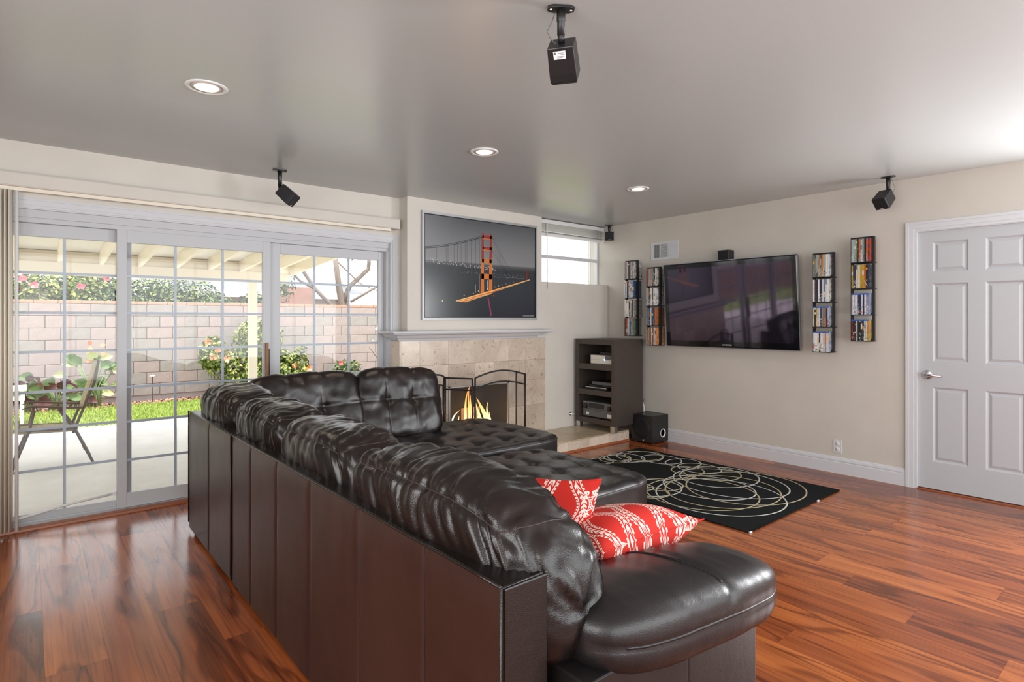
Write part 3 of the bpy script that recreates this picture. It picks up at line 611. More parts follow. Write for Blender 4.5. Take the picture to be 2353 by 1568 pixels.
rack(1.878, 1.998, 'black wall rack of discs nearest the white panel door', 'the rack nearest the door', [('dvd', M_+K_), ('dvd', K_), ('blu', B_), ('blu', K_)], 4)

# ---------------------------------------------------------------- media cabinet
mc = thing('media_cabinet', (4.99, 4.29, .118), 'dark brown open media cabinet on chrome feet on the hearth', 'cabinet')
CX0, CX1, CY0, CY1, CZ0, CZ1 = 4.75, 5.228, 4.0, 4.568, .185, 1.11
b_ = MB(); b_.box((CX0, CY0, CZ0), (CX1, CY0+.045, CZ1)); b_.box((CX0, CY1-.045, CZ0), (CX1, CY1, CZ1)); b_.box((CX0, CY0+.045, 1.052), (CX1, CY1-.045, CZ1)); b_.box((CX0, CY0+.045, CZ0), (CX1, CY1-.045, .24)); b_.build('carcass', 'espresso', mc, bev=.002)
for a in ((.495, .553), (.776, .838)): box((CX0, CY0+.045, a[0]), (CX1, CY1-.045, a[1])).build('shelf', 'espresso', mc, bev=.002)
b_ = MB(); b_.box((CX1-.012, CY0+.045, .24), (CX1, CY1-.045, .776)); b_.box((CX1-.012, CY0+.13, .838), (CX1, CY1-.045, 1.052)); b_.build('back_board', 'espresso', mc)
for yy in (CY0+.005, CY1-.065):
    for xx in (CX0+.002, CX1-.062): box((xx, yy, .1181), (xx+.055, yy+.055, CZ0)).build('foot', 'brushed', mc, bev=.002)
# devices
gc = thing('game_console', (4.9, 4.25, .84), 'pale silver game console on the top shelf of the cabinet', 'console')
box((4.80, 4.06, .8385), (5.05, 4.39, .935)).build('body', 'silver_plastic', gc, bev=.006); 
box((4.797, 4.17, .888), (4.8005, 4.375, .932)).build('upper_front', 'ivory_plastic', gc); box((4.797, 4.062, .843), (4.8005, 4.375, .884)).build('lower_front', 'ivory_plastic', gc); box((4.796, 4.062, .889), (4.8005, 4.168, .932)).build('port_cover', 'grey_plastic', gc)
MB().lathe([(0, -.003), (.010, -.003), (.010, 0)], (4.797, 4.18, .888), 'X', 14).build('power_button', 'blue_led', gc)
b2 = thing('media_box', (4.95, 4.15, .94), 'flat black box lying on top of the silver console', 'player')
box((4.86, 4.07, .9353), (5.03, 4.30, .965)).build('body', 'black_plastic', b2, bev=.004)
MB().tube([(4.87, 4.10, .967), (4.86, 4.14, .972), (4.89, 4.2, .970), (4.95, 4.22, .968)], .003, 6).build('cable', 'black_plastic', b2, True)
b2 = thing('disc_player', (4.9, 4.25, .56), 'slim black disc player lowest on the middle shelf', 'player')
box((4.79, 4.14, .5535), (5.05, 4.46, .583)).build('body', 'black_plastic', b2, bev=.003); box((4.787, 4.15, .572), (4.7905, 4.45, .579)).build('front_strip', 'silver_plastic', b2)
b2 = thing('set_top_box', (4.9, 4.25, .6), 'small black set-top box stacked on the slim disc player', 'player')
box((4.83, 4.10, .5835), (5.03, 4.44, .597)).build('base', 'black_plastic', b2); box((4.84, 4.10, .597), (5.03, 4.41, .640)).build('body', 'black_plastic', b2, bev=.004); box((4.837, 4.115, .603), (4.8405, 4.395, .634)).build('front_panel', 'grey_plastic', b2)
cb = MB()
for i in range(3): cb.tube([(5.0, 4.07+.01*i, .75), (4.93, 4.09+.012*i, .72), (4.9, 4.08+.02*i, .66), (4.93, 4.05+.015*i, .645), (5.0, 4.06, .645)], .0025, 6)
tag(cb.build('cable_bundle', 'white_plastic', None, True), 'white cables looping behind the players on the middle shelf', 'cable')
b2 = thing('audio_receiver', (4.9, 4.25, .25), 'wide dark grey audio receiver with two knobs on the bottom shelf', 'receiver')
box((4.79, 4.062, .250), (5.10, 4.49, .415)).build('body', 'grey_plastic', b2, bev=.004)
for yy in (4.10, 4.44):
    for xx in (4.82, 5.05): MB().lathe([(.014, 0), (.014, .0102)], (xx, yy, .2402), 'Z', 12).build('foot', 'black_plastic', b2)
box((4.7865, 4.18, .348), (4.7905, 4.40, .400)).build('display', 'black_plastic', b2); box((4.786, 4.075, .335), (4.7905, 4.485, .338)).build('divider', 'black_plastic', b2)
for yy in (4.445, 4.105): MB().lathe([(0, -.020), (.022, -.020), (.025, -.016), (.027, 0)], (4.79, yy, .362), 'X', 24).build('knob', 'black_plastic', b2, True)
for i in range(5): MB().lathe([(0, -.003), (.004, -.003), (.004, 0)], (4.79, 4.34-.028*i, .315), 'X', 8).build('button', 'black_plastic', b2)
box((4.787, 4.40, .268), (4.7905, 4.445, .296)).build('sticker', 'white_plastic', b2); box((4.787, 4.07, .262), (4.7905, 4.135, .30)).build('sticker', 'white_plastic', b2); box((4.787, 4.45, .404), (4.7905, 4.485, .409)).build('maker_mark', 'silver_plastic', b2)
# subwoofer
sw = thing('subwoofer', (5.18, 3.88, 0), 'black cube subwoofer on the wood floor beside the hearth', 'subwoofer')
SX0, SX1, SY0, SY1, SH = 5.058, 5.335, 3.742, 4.02, .30
box((SX0, SY0, .012), (SX1, SY1, SH)).build('cabinet', 'black_plastic', sw, bev=.004)
MB().lathe([(0, -.010), (.06, -.012), (.105, -.010), (.115, -.004), (.116, 0)], (SX0, (SY0+SY1)/2+.01, .165), 'X', 40).build('grille', 'dark_grille', sw, True)
MB().lathe([(.045, 0), (.047, -.006), (.040, -.007), (.032, .004), (.026, .03), (.0, .045)], (5.235, SY0-.0, .105), 'Y', 32).build('bass_port', 'white_satin', sw, True)
MB().lathe([(0, -.002), (.008, -.002), (.008, 0)], (SX0, SY0+.12, .03), 'X', 12).build('badge', 'silver_plastic', sw)
for xx in (SX0+.03, SX1-.03):
    for yy in (SY0+.03, SY1-.03): MB().lathe([(.014, 0), (.014, .0125)], (xx, yy, 0), 'Z', 10).build('foot', 'black_plastic', sw)
cb = MB(); cb.tube([(5.24, 4.10, .45), (5.28, 4.06, .42), (5.30, 4.04, .36), (5.29, 4.03, .31), (5.26, 4.035, .25)], .006, 6)
tag(cb.build('power_cord', 'white_plastic', None, True), 'white cord hanging behind the cabinet above the subwoofer', 'cable')
cb = MB(); cb.tube([(5.24, 4.08, .48), (5.27, 4.05, .46), (5.29, 4.035, .42), (5.26, 4.035, .39), (5.24, 4.05, .40)], .004, 6)
tag(cb.build('speaker_cord', 'black_plastic', None, True), 'black cord looping behind the cabinet above the subwoofer', 'cable')

# ---------------------------------------------------------------- ceiling speakers and lights
def cspeaker(px, py, az, tilt, label, armlen=.13, sz=(.100, .100, .125), az_plate=0, armoff=(0, 0), sticker=False):
    t = thing('ceiling_speaker', (px, py, H), label, 'speaker', 'surround speakers hung from the ceiling')
    Mz = Matrix.Rotation(az_plate, 4, 'Z')
    pl = MB(); pts = [(-.048, -.012), (-.03, -.022), (.03, -.022), (.048, -.012), (.048, .012), (.03, .022), (-.03, .022), (-.048, .012)]
    v = [(*(Mz @ Vector((a, b, 0)))[:2], z_) for z_ in (-.010, -.0005) for a, b in pts]; n_ = 8
    pl.add(v, [(k, (k+1) % n_, n_+(k+1) % n_, n_+k) for k in range(n_)]+[tuple(range(n_-1, -1, -1)), tuple(range(n_, 2*n_))]); pl.build('ceiling_plate', 'black_plastic', t, local=True, bev=.001)
    for s_ in (-1, 1):
        q = Mz @ Vector((s_*.036, 0, -.010)); MB().lathe([(0, -.003), (.004, -.002), (.005, 0)], q, 'Z', 8).build('screw', 'brushed', t, local=True)
    aim = Vector((math.cos(az)*math.cos(tilt), math.sin(az)*math.cos(tilt), -math.sin(tilt)))
    j = Vector((0, 0, -armlen)); MB().lathe([(.014, -armlen), (.014, -armlen*.55), (.0145, -armlen*.54), (.0145, -armlen*.52), (.016, -armlen*.5), (.016, -.01)], (0, 0, 0), 'Z', 14).build('arm', 'black_plastic', t, True, local=True)
    back = j+aim*.014+Vector((0, 0, -.012))
    MB().tube([j+Vector((0, 0, .01)), j+Vector((0, 0, -.008)), back], .012, 10).build('ball_joint', 'black_plastic', t, True, local=True)
    q = aim.to_track_quat('X', 'Z').to_matrix().to_4x4(); M_ = Matrix.Translation(back) @ q
    bx = MB(); d_, w_, h_ = sz[2], sz[0], sz[1]; v = []
    for xx, k_ in ((0, .93), (d_*.78, 1), (d_, 1)): v += [M_ @ Vector((xx, s_*w_/2*k_, r_*h_/2*k_)) for s_, r_ in ((-1, -1), (1, -1), (1, 1), (-1, 1))]
    f = [(3, 2, 1, 0)]+[(i*4+k, i*4+(k+1) % 4, (i+1)*4+(k+1) % 4, (i+1)*4+k) for i in range(2) for k in range(4)]+[(8, 9, 10, 11)]
    bx.add(v, f); bx.build('cabinet', 'grey_dark', t, local=True, bev=.003)
    g = MB(); g.box((d_, -w_/2+.003, -h_/2+.003), (d_+.006, w_/2-.003, h_/2-.003), M_); g.build('grille', 'dark_grille', t, local=True, bev=.002)
    box_ = MB().box((d_+.006, -.012, -h_/2+.010), (d_+.0068, .012, -h_/2+.015), M_); box_.build('maker_mark', 'silver_plastic', t, local=True)
    s_ = Vector((-math.sin(az), math.cos(az), 0))*.034
    MB().tube([Vector((s_.x*.6, s_.y*.6, -.012)), Vector((s_.x*1.0, s_.y*1.0, -.05)), Vector((s_.x*1.5, s_.y*1.5, -armlen*.8)), j+s_*1.1+Vector((0, 0, -.01)), M_ @ Vector((-.003, .02, -.01))], .0016, 6).build('wire', 'grey_plastic', t, True, local=True)
    if sticker:
        def under(a, b, c, e, off):
            zz = lambda q: -h_/2*(.93+.07*q/(d_*.78))-off
            return MB().add([M_ @ Vector(p) for p in ((a, c, zz(a)), (b, c, zz(b)), (b, e, zz(b)), (a, e, zz(a)), (a, c, zz(a)+.002), (b, c, zz(b)+.002), (b, e, zz(b)+.002), (a, e, zz(a)+.002))], [(0, 1, 2, 3), (7, 6, 5, 4), (0, 4, 5, 1), (1, 5, 6, 2), (2, 6, 7, 3), (3, 7, 4, 0)])
        under(.012, .040, -.018, .026, .0008).build('sticker', 'white_plastic', t, local=True)
        for q in ((.015, .023, .017, .024), (.018, .0195, -.014, .010), (.024, .0255, -.014, .004), (.030, .0315, -.010, .022), (.034, .0355, -.006, .014)): under(*q, .0012).build('printed_mark', 'grey_plastic', t, local=True)
    return t
speck('grey_dark', (.014, .014, .015), .35, 200, .2)
cspeaker(1.461, 1.477, R(35), R(46), 'black speaker hanging from the ceiling nearest the camera, with white sticker', .10, az_plate=R(-35), sticker=True)
cspeaker(1.437, 4.425, R(-38), R(42), 'black speaker hanging from the ceiling above the patio door blind', .125, az_plate=R(0))
cspeaker(5.235, 4.49, R(222), R(12), 'black speaker hanging in the corner beside the high window', .115, az_plate=R(-40))
cspeaker(5.146, 1.586, R(168), R(42), 'black speaker hanging near the wall above the white panel door', .12, az_plate=R(90))
for lx, ly, lab in ((.655, 3.072, 'recessed ceiling downlight nearest the patio door valance, leftmost of three'), (2.325, 3.073, 'recessed ceiling downlight in front of the chimney breast, middle of three'), (3.985, 3.10, 'recessed ceiling downlight towards the television wall, smallest in view')):
    t = thing('recessed_light', (lx, ly, H), lab, 'ceiling light', 'recessed ceiling lights')
    MB().lathe([(.094, 0), (.094, -.003), (.088, -.007), (.074, -.006), (.070, 0)], (0, 0, 0), 'Z', 40).build('trim_ring', 'white_satin', t, True, local=True)
    MB().lathe([(.0715, -.004), (.069, -.0035), (.066, -.0012), (0.0, -.0010)], (0, 0, 0), 'Z', 32).build('baffle', 'baffle', t, True, local=True)
    MB().lathe([(.058, -.0012), (.052, -.006), (.035, -.010), (0, -.012)], (0, 0, 0), 'Z', 32).build('bulb', 'bulb', t, True, local=True)
    light('downlight', 'SPOT', (lx, ly, H-.02), 14, (1, .85, .65), spot_size=R(120), spot_blend=.8, shadow_soft_size=.05)

# ---------------------------------------------------------------- rug
rg_ = thing('rug', (4.11, 2.765, 0), 'black rectangular rug with overlapping gold and silver circles', 'rug')
RX0, RX1, RY0, RY1 = 3.425, 4.80, 1.812, 3.715
g = MB(); nx, ny = 10, 14
box((RX0, RY0, .0005), (RX1, RY1, .011)).build('pile', 'rug_pile', rg_, bev=.004)
g = MB(); g.tube([(RX0, RY0, .006), (RX1, RY0, .006), (RX1, RY1, .006), (RX0, RY1, .006), (RX0, RY0, .006)], .006, 6); g.build('bound_edge', 'rug_pile', rg_, True)
CIR = [(3.952, 2.325, .457), (4.31, 2.315, .451), (4.33, 2.46, .42), (3.907, 2.447, .407), (4.087, 2.379, .43), (4.09, 2.50, .33), (4.48, 2.702, .232), (4.427, 2.605, .321), (4.545, 2.863, .177), (4.401, 2.889, .137), (4.599, 3.065, .16), (4.559, 3.275, .178), (4.50, 3.48, .215), (4.548, 3.465, .186), (4.355, 3.529, .172), (4.232, 3.558, .145), (4.288, 3.579, .125), (4.083, 3.597, .105), (3.859, 2.776, .169), (3.736, 2.768, .226), (3.686, 2.847, .10), (3.62, 2.70, .14), (3.85, 3.55, .11)]
for i, (a, b, r_) in enumerate(CIR):
    g = MB(); e = 1+.08*math.sin(i*2.1); ph = i*.7
    g.tube([(a+r_*e*math.cos(k*math.pi/32), b+r_/e*math.sin(k*math.pi/32), .0112) for k in range(65)], .006, 6, cap=False, flat=.25); g.build('woven_circle', 'rug_gold' if i in (1, 3, 4, 6, 9, 13, 15, 18, 21) else 'rug_silver', rg_, True)
for p in ((RX0+.01, RY0-.004), (RX0+.98, RY0-.006)): box((p[0]-.012, p[1]-.006, .001), (p[0]+.012, p[1]+.008, .010)).build('frayed_end', 'white_satin', rg_)

# ---------------------------------------------------------------- soft shapes
def soft(name, size, loc, rot, res, e, disp, m_, parent, seams=(), welt=0, taper=None):
    sx, sy, sz = [q/2 for q in size]; nx, ny, nz = res; vid = {}; V = []; F = []
    Mx = Matrix.Translation(Vector(loc)) @ (rot if isinstance(rot, Matrix) else Matrix.Rotation(rot, 4, 'Z'))
    def f(p):
        s = (abs(p[0])**e+abs(p[1])**e+abs(p[2])**e)**(1/e); q = [c/s for c in p]
        n_ = Vector([math.copysign(abs(c)**(e-1), c)/h for c, h in zip(q, (sx, sy, sz))]).normalized()
        P = Vector((q[0]*sx, q[1]*sy, q[2]*sz))
        if taper: P = taper(P)
        return Mx @ (P+n_*disp(q, P, n_))
    def vi(i, j, k):
        t = (i, j, k)
        if t not in vid: vid[t] = len(V); V.append(f((2*i/nx-1, 2*j/ny-1, 2*k/nz-1)))
        return vid[t]
    for i in range(nx):
        for j in range(ny):
            F.append((vi(i, j, nz), vi(i+1, j, nz), vi(i+1, j+1, nz), vi(i, j+1, nz))); F.append((vi(i, j, 0), vi(i, j+1, 0), vi(i+1, j+1, 0), vi(i+1, j, 0)))
    for i in range(nx):
        for k in range(nz):
            F.append((vi(i, 0, k), vi(i+1, 0, k), vi(i+1, 0, k+1), vi(i, 0, k+1))); F.append((vi(i, ny, k), vi(i, ny, k+1), vi(i+1, ny, k+1), vi(i+1, ny, k)))
    for j in range(ny):
        for k in range(nz):
            F.append((vi(0, j, k), vi(0, j, k+1), vi(0, j+1, k+1), vi(0, j+1, k))); F.append((vi(nx, j, k), vi(nx, j+1, k), vi(nx, j+1, k+1), vi(nx, j, k+1)))
    mb = MB(); mb.add(V, F); o = mb.build(name, m_, parent, True)
    if seams:
        g = MB()
        for s in seams: g.tube([f(p) for p in s], welt or .0023, 6)
        g.build('welt' if welt else 'stitching', m_ if welt else 'thread', o, True)
    return o
def nz(a, b=0, c=0): return noise.noise(Vector((a, b, c)))
def gauss(d, w_): return math.exp(-(d/w_)**2)
def lerp(a, b, t): return a+(b-a)*t
def sdisp(seed, amp=.010, per=20):
    def d(q, P, n_):
        x_, y_, z_ = q; th = math.atan2(z_, x_); a1 = abs(th-math.pi/4); a2 = abs(th-3*math.pi/4)
        s = math.exp(-(min(a1, a2)/.75)**2)
        endf = abs(y_)
        y2 = P.y*per+1.3*nz(P.y*3, th*1.2, seed)+th*1.0
        w_ = min(.42, abs(nz(y2, th*.8, seed*3.1)))/.42; w2 = min(.42, abs(nz(y2*2.1, th*1.1, seed*7.7)))/.42; r_ = .85*w_+.2*w2
        base = .012*nz(P.y*4, th*1.2, seed+9)
        g_ = -.007*(gauss(a1, .05)+gauss(a2, .05))
        return base+amp*1.35*(r_-.5)*(.22+s)*(1 if z_ > -.6 else .4)+g_-.004*nz(P.y*45, th*3, seed)*s
    return d
def edge(xs, zs, n=40): return [(xs, -1+2*i/n, zs) for i in range(n+1)]
def edge_end(ys, n=16): return [(-1+2*i/n, ys, 1) for i in range(n+1)]

# ---------------------------------------------------------------- sectional: long back section
LB = .768; BT = .752
sa = thing('sectional_sofa', (1.2, 2.0, 0), 'long back section of the dark brown leather sectional with rounded near arm', 'sofa', 'sections of the leather sectional')
yA = [.957, 1.283, 1.668, 2.065, 2.43, 2.785, 3.10]
fr_ = MB().box((LB+.012, .967, .03), (LB+.135, 3.09, BT-.006)).build('back_frame', 'leather', sa, bev=.006)
def bpanel(x_, ya, yb, parent):
    V = []; F = []; ny, nz_ = 18, 20
    for i in range(ny+1):
        for k in range(nz_+1):
            t, s = .5-.5*math.cos(math.pi*i/ny), k/nz_; e_ = min(t, 1-t)*(yb-ya); bulge = .007*(1-math.exp(-e_/.005))+.0015*math.sin(t*math.pi)+.0012*nz(i*.5+ya*9, k*.3)
            zz = .022+(BT-.004-.022)*s; bulge *= min(1, (1-s)*26+.0) if s > .96 else 1
            V.append((x_+.012-bulge, ya+.0012+(yb-ya-.0024)*t, zz))
    F = [(i*(nz_+1)+k, i*(nz_+1)+k+1, (i+1)*(nz_+1)+k+1, (i+1)*(nz_+1)+k) for i in range(ny) for k in range(nz_)]
    m_ = MB(); m_.add(V, F); m_.build('back_panel', 'leather_back', parent, True)
for i in range(6): bpanel(LB, yA[i], yA[i+1], sa)
MB().tube([(LB+.003, .962+(3.095-.962)*t/20, BT-.002+.001*math.sin(t)) for t in range(21)]+[(LB+.003, 3.095, .03)], .0035, 6).build('piping', 'leather', sa, True)
MB().tube([(LB+.12, .960, BT-.002), (LB+.003, .960, BT-.002), (LB+.003, .960, .03)], .004, 6).build('piping', 'leather', sa, True)
MB().box((LB+.01, .955, .022), (LB+.135, .968, BT-.004)).build('end_panel', 'leather', sa, bev=.004)
MB().box((.90, 1.08, .05), (1.66, 3.10, .29)).build('seat_base', 'leather', sa, bev=.02)
def tuftd(us, vs, gd, td, gw=.012, tw_=.05, top=True, axes=(0, 1), seed=0, pu=.014, side=2, sg=1):
    def d(q, P, n_):
        u, v = P[axes[0]], P[axes[1]]; fac = max(0, n_[side]*sg)**1.5
        gu = min((abs(u-a) for a in us), default=9); gv = min((abs(v-a) for a in vs), default=9)
        g_ = -gd*(math.exp(-gu/gw)+math.exp(-gv/gw)); t = 0
        if us and vs: t = -td*math.exp(-(math.hypot(gu, gv)/tw_)**1.1)
        w_ = .004*nz(u*14+seed, v*14, seed)+.0025*nz(u*40, v*25, seed+3)*math.exp(-math.hypot(gu if us else 0, gv if vs else 0)/.09)
        return fac*(g_+t+pu)+w_
    return d
for i in range(3):
    y0, y1 = lerp(1.10, 3.08, i/3), lerp(1.10, 3.08, (i+1)/3)
    soft('seat_cushion', (.74, y1-y0, .19), (1.31, (y0+y1)/2, .37), 0, (20, 18, 6), 7, tuftd((-.12, .12), (-.11, .11), .006, .02, seed=i), 'leather_seat', sa)
pil = [(.945, 1.875, .985, 1), (1.87, 2.60, .985, 2), (2.59, 3.30, .99, 3)]
def lean(P): return Vector((P.x+P.z*-.14, P.y, P.z-(.0)))
def pil_end(P):   # near cushion sags at its free end
    t = max(0, (-P.y-.12)/.36); return Vector((P.x-P.z*.14+.03*t*t, P.y, P.z-.085*t**2.2*(.5+.5*max(0, min(1, (P.z+.22)/.44)))))
for (a, b, xc, sd) in pil:
    tp = pil_end if sd == 1 else lean
    s = [edge(-1, 1, 60), edge(1, 1, 60), [(-1+2*i/16, -1, 1) for i in range(17)], [(-1, -1, 1-2*i/16) for i in range(14)]]
    soft('back_cushion', (.33, b-a+.02, .45), (xc-.01, (a+b)/2, .69), 0, (30, 110 if sd == 1 else 70, 38), 3.4, sdisp(sd*5.3, .012 if sd == 1 else .010, 19 if sd == 1 else 20), 'leather', sa, s, taper=tp)
# near arm
def arm_t(P): k_ = (P.x+.37)/.74; return Vector((P.x, P.y-.035*k_, P.z-.055*k_-.07*max(0, P.y+.02)*(1-.4*k_)-.01))
def arm_d(q, P, n_):
    w_ = .004*nz(P.x*10, P.y*7, 1)+.002*nz(P.x*40, P.y*6, 2)*gauss(P.y+.12, .08)
    seam = -.006*math.exp(-abs(P.x-.06-.10*(P.y+.1))/.010)*(1 if P.z > 0 else 0)
    return w_+seam-.005*gauss(q[2]-.02, .08)*(1 if abs(q[1]) > .5 or q[0] > .8 else 0)
ao = soft('arm_pad', (.80, .36, .20), (1.385, 1.0, .575), 0, (64, 30, 18), 3.5, arm_d, 'leather_seat', sa, [[(-1+2*i/40, -1, .02) for i in range(41)]+[(1, -1+2*i/16, .02) for i in range(1, 17)], [(.10+.09*((-1+2*i/24)*-.8)-.03*((-1+2*i/24)**2), -1+2*i/24, 1) for i in range(0, 24)]], taper=arm_t, welt=.0045)
am = MB(); am.box((.95, .878, .03), (1.343, 1.10, .51)); am.build('arm_side', 'leather_seat', sa, bev=.005, seg=3)
am = MB(); am.box((1.344, .878, .03), (1.705, 1.10, .52)); am.build('arm_side', 'leather_seat', sa, bev=.008, seg=3)
for p in ((.80, 3.04), (.80, 1.0), (1.60, 1.0), (1.60, 3.0)): MB().lathe([(.022, 0), (.028, .03)], (*p, 0), 'Z', 10).build('foot', 'black_plastic', sa)
# ---------------------------------------------------------------- corner section
sc = thing('corner_sofa_section', (1.2, 3.6, 0), 'dark brown leather corner section of the sectional by the patio door', 'sofa', 'sections of the leather sectional')
cf = MB(); cf.box((LB+.012, 3.112, .05), (LB+.135, 4.105, BT-.006)); cf.box((LB+.135, 3.985, .05), (1.745, 4.105, BT-.006)); cf.build('back_frame', 'leather', sc, bev=.006)
for a, b in ((3.106, 3.58), (3.58, 4.11)): bpanel(LB, a, b, sc)
MB().tube([(LB+.003, 3.11, .05), (LB+.003, 3.11, BT-.002), (LB+.003, 4.10, BT-.002), (LB+.003, 4.10, .05)], .0035, 6).build('piping', 'leather', sc, True)
MB().box((.905, 3.112, .06), (1.745, 3.98, .29)).build('seat_base', 'leather', sc, bev=.02)
soft('seat_cushion', (.80, .84, .19), (1.33, 3.54, .37), 0, (20, 20, 6), 7, tuftd((-.13, .13), (-.13, .13), .006, .02), 'leather_seat', sc)
soft('back_cushion', (.36, .76, .46), (.985, 3.69, .70), 0, (24, 70, 32), 3.4, sdisp(21.7, .010), 'leather', sc, [edge(-1, 1, 60), edge(1, 1, 60)], taper=lean)
for p in ((.815, 4.03), (.815, 3.16), (1.70, 4.0)): MB().lathe([(.022, 0), (.030, .052)], (*p, 0), 'Z', 10).build('foot', 'black_plastic', sc)
# ---------------------------------------------------------------- chaise section
sh = thing('chaise_sofa_section', (2.4, 3.6, 0), 'dark leather chaise section of the sectional ending near the hearth', 'sofa', 'sections of the leather sectional')
MB().box((1.752, 3.985, .05), (2.46, 4.105, BT-.006)).build('back_frame', 'leather', sh, bev=.006)
MB().box((1.752, 3.10, .06), (3.03, 4.01, .29)).build('seat_base', 'leather', sh, bev=.02)
soft('chaise_cushion', (1.32, 1.04, .21), (2.41, 3.565, .362), 0, (72, 60, 12), 8, tuftd((-.54, -.30, -.06, .18, .42), (-.38, -.16, .06, .28), .008, .030, pu=.018, seed=4), 'leather_seat', sh, [[(-1+2*i/60, -1, .75) for i in range(61)]+[(1, -1+2*i/50, .75) for i in range(51)]])
for nm, x_, w_, sd in (('back_cushion', 2.11, .69, 1), ('back_cushion', 1.42, .80, 2)):
    def dd(q, P, n_, sd=sd):
        b = tuftd((-.115, .105), (.02,), .009, .032, axes=(0, 2), side=1, sg=-1, gw=.010, tw_=.06, seed=sd, pu=.018)(q, P, n_); t = tuftd((-.115, .105), (), .006, 0, axes=(0, 2), side=2, sg=1, pu=.0)(q, P, n_)
        return b+t+.006*nz(P.x*9, P.z*9, sd)+.004*nz(P.x*30, P.z*10, sd)*gauss(q[2]-.9, .3)
    rm = Matrix.Rotation(R(-17), 4, 'X') @ Matrix.Rotation(R(2 if sd == 1 else -1), 4, 'Y')
    soft(nm, (w_, .22, .54), (x_, 3.88, .69), rm, (54, 14, 44), 5.2, dd, 'leather', sh)
for p in ((2.98, 3.16), (2.98, 3.95), (1.80, 3.95), (1.80, 3.16)): MB().lathe([(.022, 0), (.030, .065)], (*p, 0), 'Z', 10).build('foot', 'black_plastic', sh)
# ---------------------------------------------------------------- ottoman
ot = thing('ottoman', (2.18, 2.43, 0), 'square tufted dark leather ottoman in front of the sectional', 'ottoman')
MB().box((1.72, 1.99, .055), (2.64, 2.87, .29)).build('base', 'leather_seat', ot, bev=.02)
soft('tufted_cushion', (1.0, .97, .22), (2.18, 2.435, .35), 0, (60, 60, 12), 8, tuftd((-.34, -.11, .12, .35), (-.33, -.10, .13, .36), .008, .030, pu=.016, seed=12), 'leather_seat', ot, [[(-1+2*i/50, -1, .75) for i in range(51)]+[(1, -1+2*i/50, .75) for i in range(51)]])
for p in ((1.78, 2.05), (2.58, 2.05), (1.78, 2.81), (2.58, 2.81)): MB().lathe([(.022, 0), (.030, .06)], (*p, 0), 'Z', 10).build('foot', 'black_plastic', ot)
# ---------------------------------------------------------------- red throw pillows
def throw(loc, rot, w_, h_, th_, label, seedn):
    t = thing('throw_pillow', loc, label, 'pillow', 'red patterned throw pillows', rot); n_ = 36; V = []; F = []
    for side in (1, -1):
        b = len(V)
        for i in range(n_+1):
            for j in range(n_+1):
                u, v = 2*i/n_-1, 2*j/n_-1; pin = 1-.13*(1-u*u)*abs(v)**3; pin2 = 1-.13*(1-v*v)*abs(u)**3
                z_ = th_/2*((1-abs(u)**2.6)*(1-abs(v)**2.6))**.62; z_ += .006*nz(u*2, v*2, seedn+side)*(1 if z_ > .01 else 0)
                V.append((u*w_/2*pin2, v*h_/2*pin, side*z_))
        for i in range(n_):
            for j in range(n_):
                q = (b+i*(n_+1)+j, b+(i+1)*(n_+1)+j, b+(i+1)*(n_+1)+j+1, b+i*(n_+1)+j+1); F.append(q if side == 1 else q[::-1])
    m_ = MB(); m_.add(V, F); m_.build('cover', 'red_fabric', t, True, local=True)
    k = [(u, -1) for u in [2*i/20-1 for i in range(21)]]+[(1, v) for v in [2*i/20-1 for i in range(21)]]+[(u, 1) for u in [1-2*i/20 for i in range(21)]]+[(-1, v) for v in [1-2*i/20 for i in range(21)]]
    MB().tube([(u*w_/2*(1-.13*(1-v*v)*abs(u)**3), v*h_/2*(1-.13*(1-u*u)*abs(v)**3), 0) for u, v in k], .0022, 5, cap=False).build('piping', 'red_fabric', t, True, local=True)
throw((1.30, 1.46, .605), (R(105), R(3), R(-53)), .46, .46, .15, 'red leaf-patterned throw pillow leaning on the back cushions near the ottoman', 1)
throw((1.52, 1.33, .565), (R(-19), R(3), R(2)), .56, .46, .21, 'red leaf-patterned throw pillow lying against the near arm of the sofa', 2)

# ---------------------------------------------------------------- outdoors
G = -.10
struct(box((-9, 4.93, G-.1), (9, 9.5, G)).build('patio_slab', 'concrete')); bpy.data.objects['patio_slab'].name = 'floor_patio'
struct(box((-40, 11.35, G-.2), (60, 80, G-.02)).build('ground', 'soil')); bpy.data.objects['ground'].name = 'floor_garden_bed'
lw = box((-14, 9.5, G-.1), (16, 11.45, G-.005)).build('floor_lawn', 'lawn_base'); struct(lw)
rg2 = random.Random(5); V = []; F = []
for i in range(26000):
    x_, y_ = rg2.uniform(-2, 6.5), rg2.uniform(9.48, 11.5); a = rg2.uniform(0, 6.28); h_ = rg2.uniform(.03, .065); w_ = .006
    b = len(V); V += [(x_-math.cos(a)*w_, y_-math.sin(a)*w_, G-.006), (x_+math.cos(a)*w_, y_+math.sin(a)*w_, G-.006), (x_+rg2.uniform(-.02, .02), y_+rg2.uniform(-.02, .02), G+h_-.01)]; F.append((b, b+1, b+2))
g = MB(); g.add(V, F); tag(g.build('lawn_grass', 'grass_blade'), 'bright green lawn grass between the patio and the block wall', 'grass', kind='stuff')
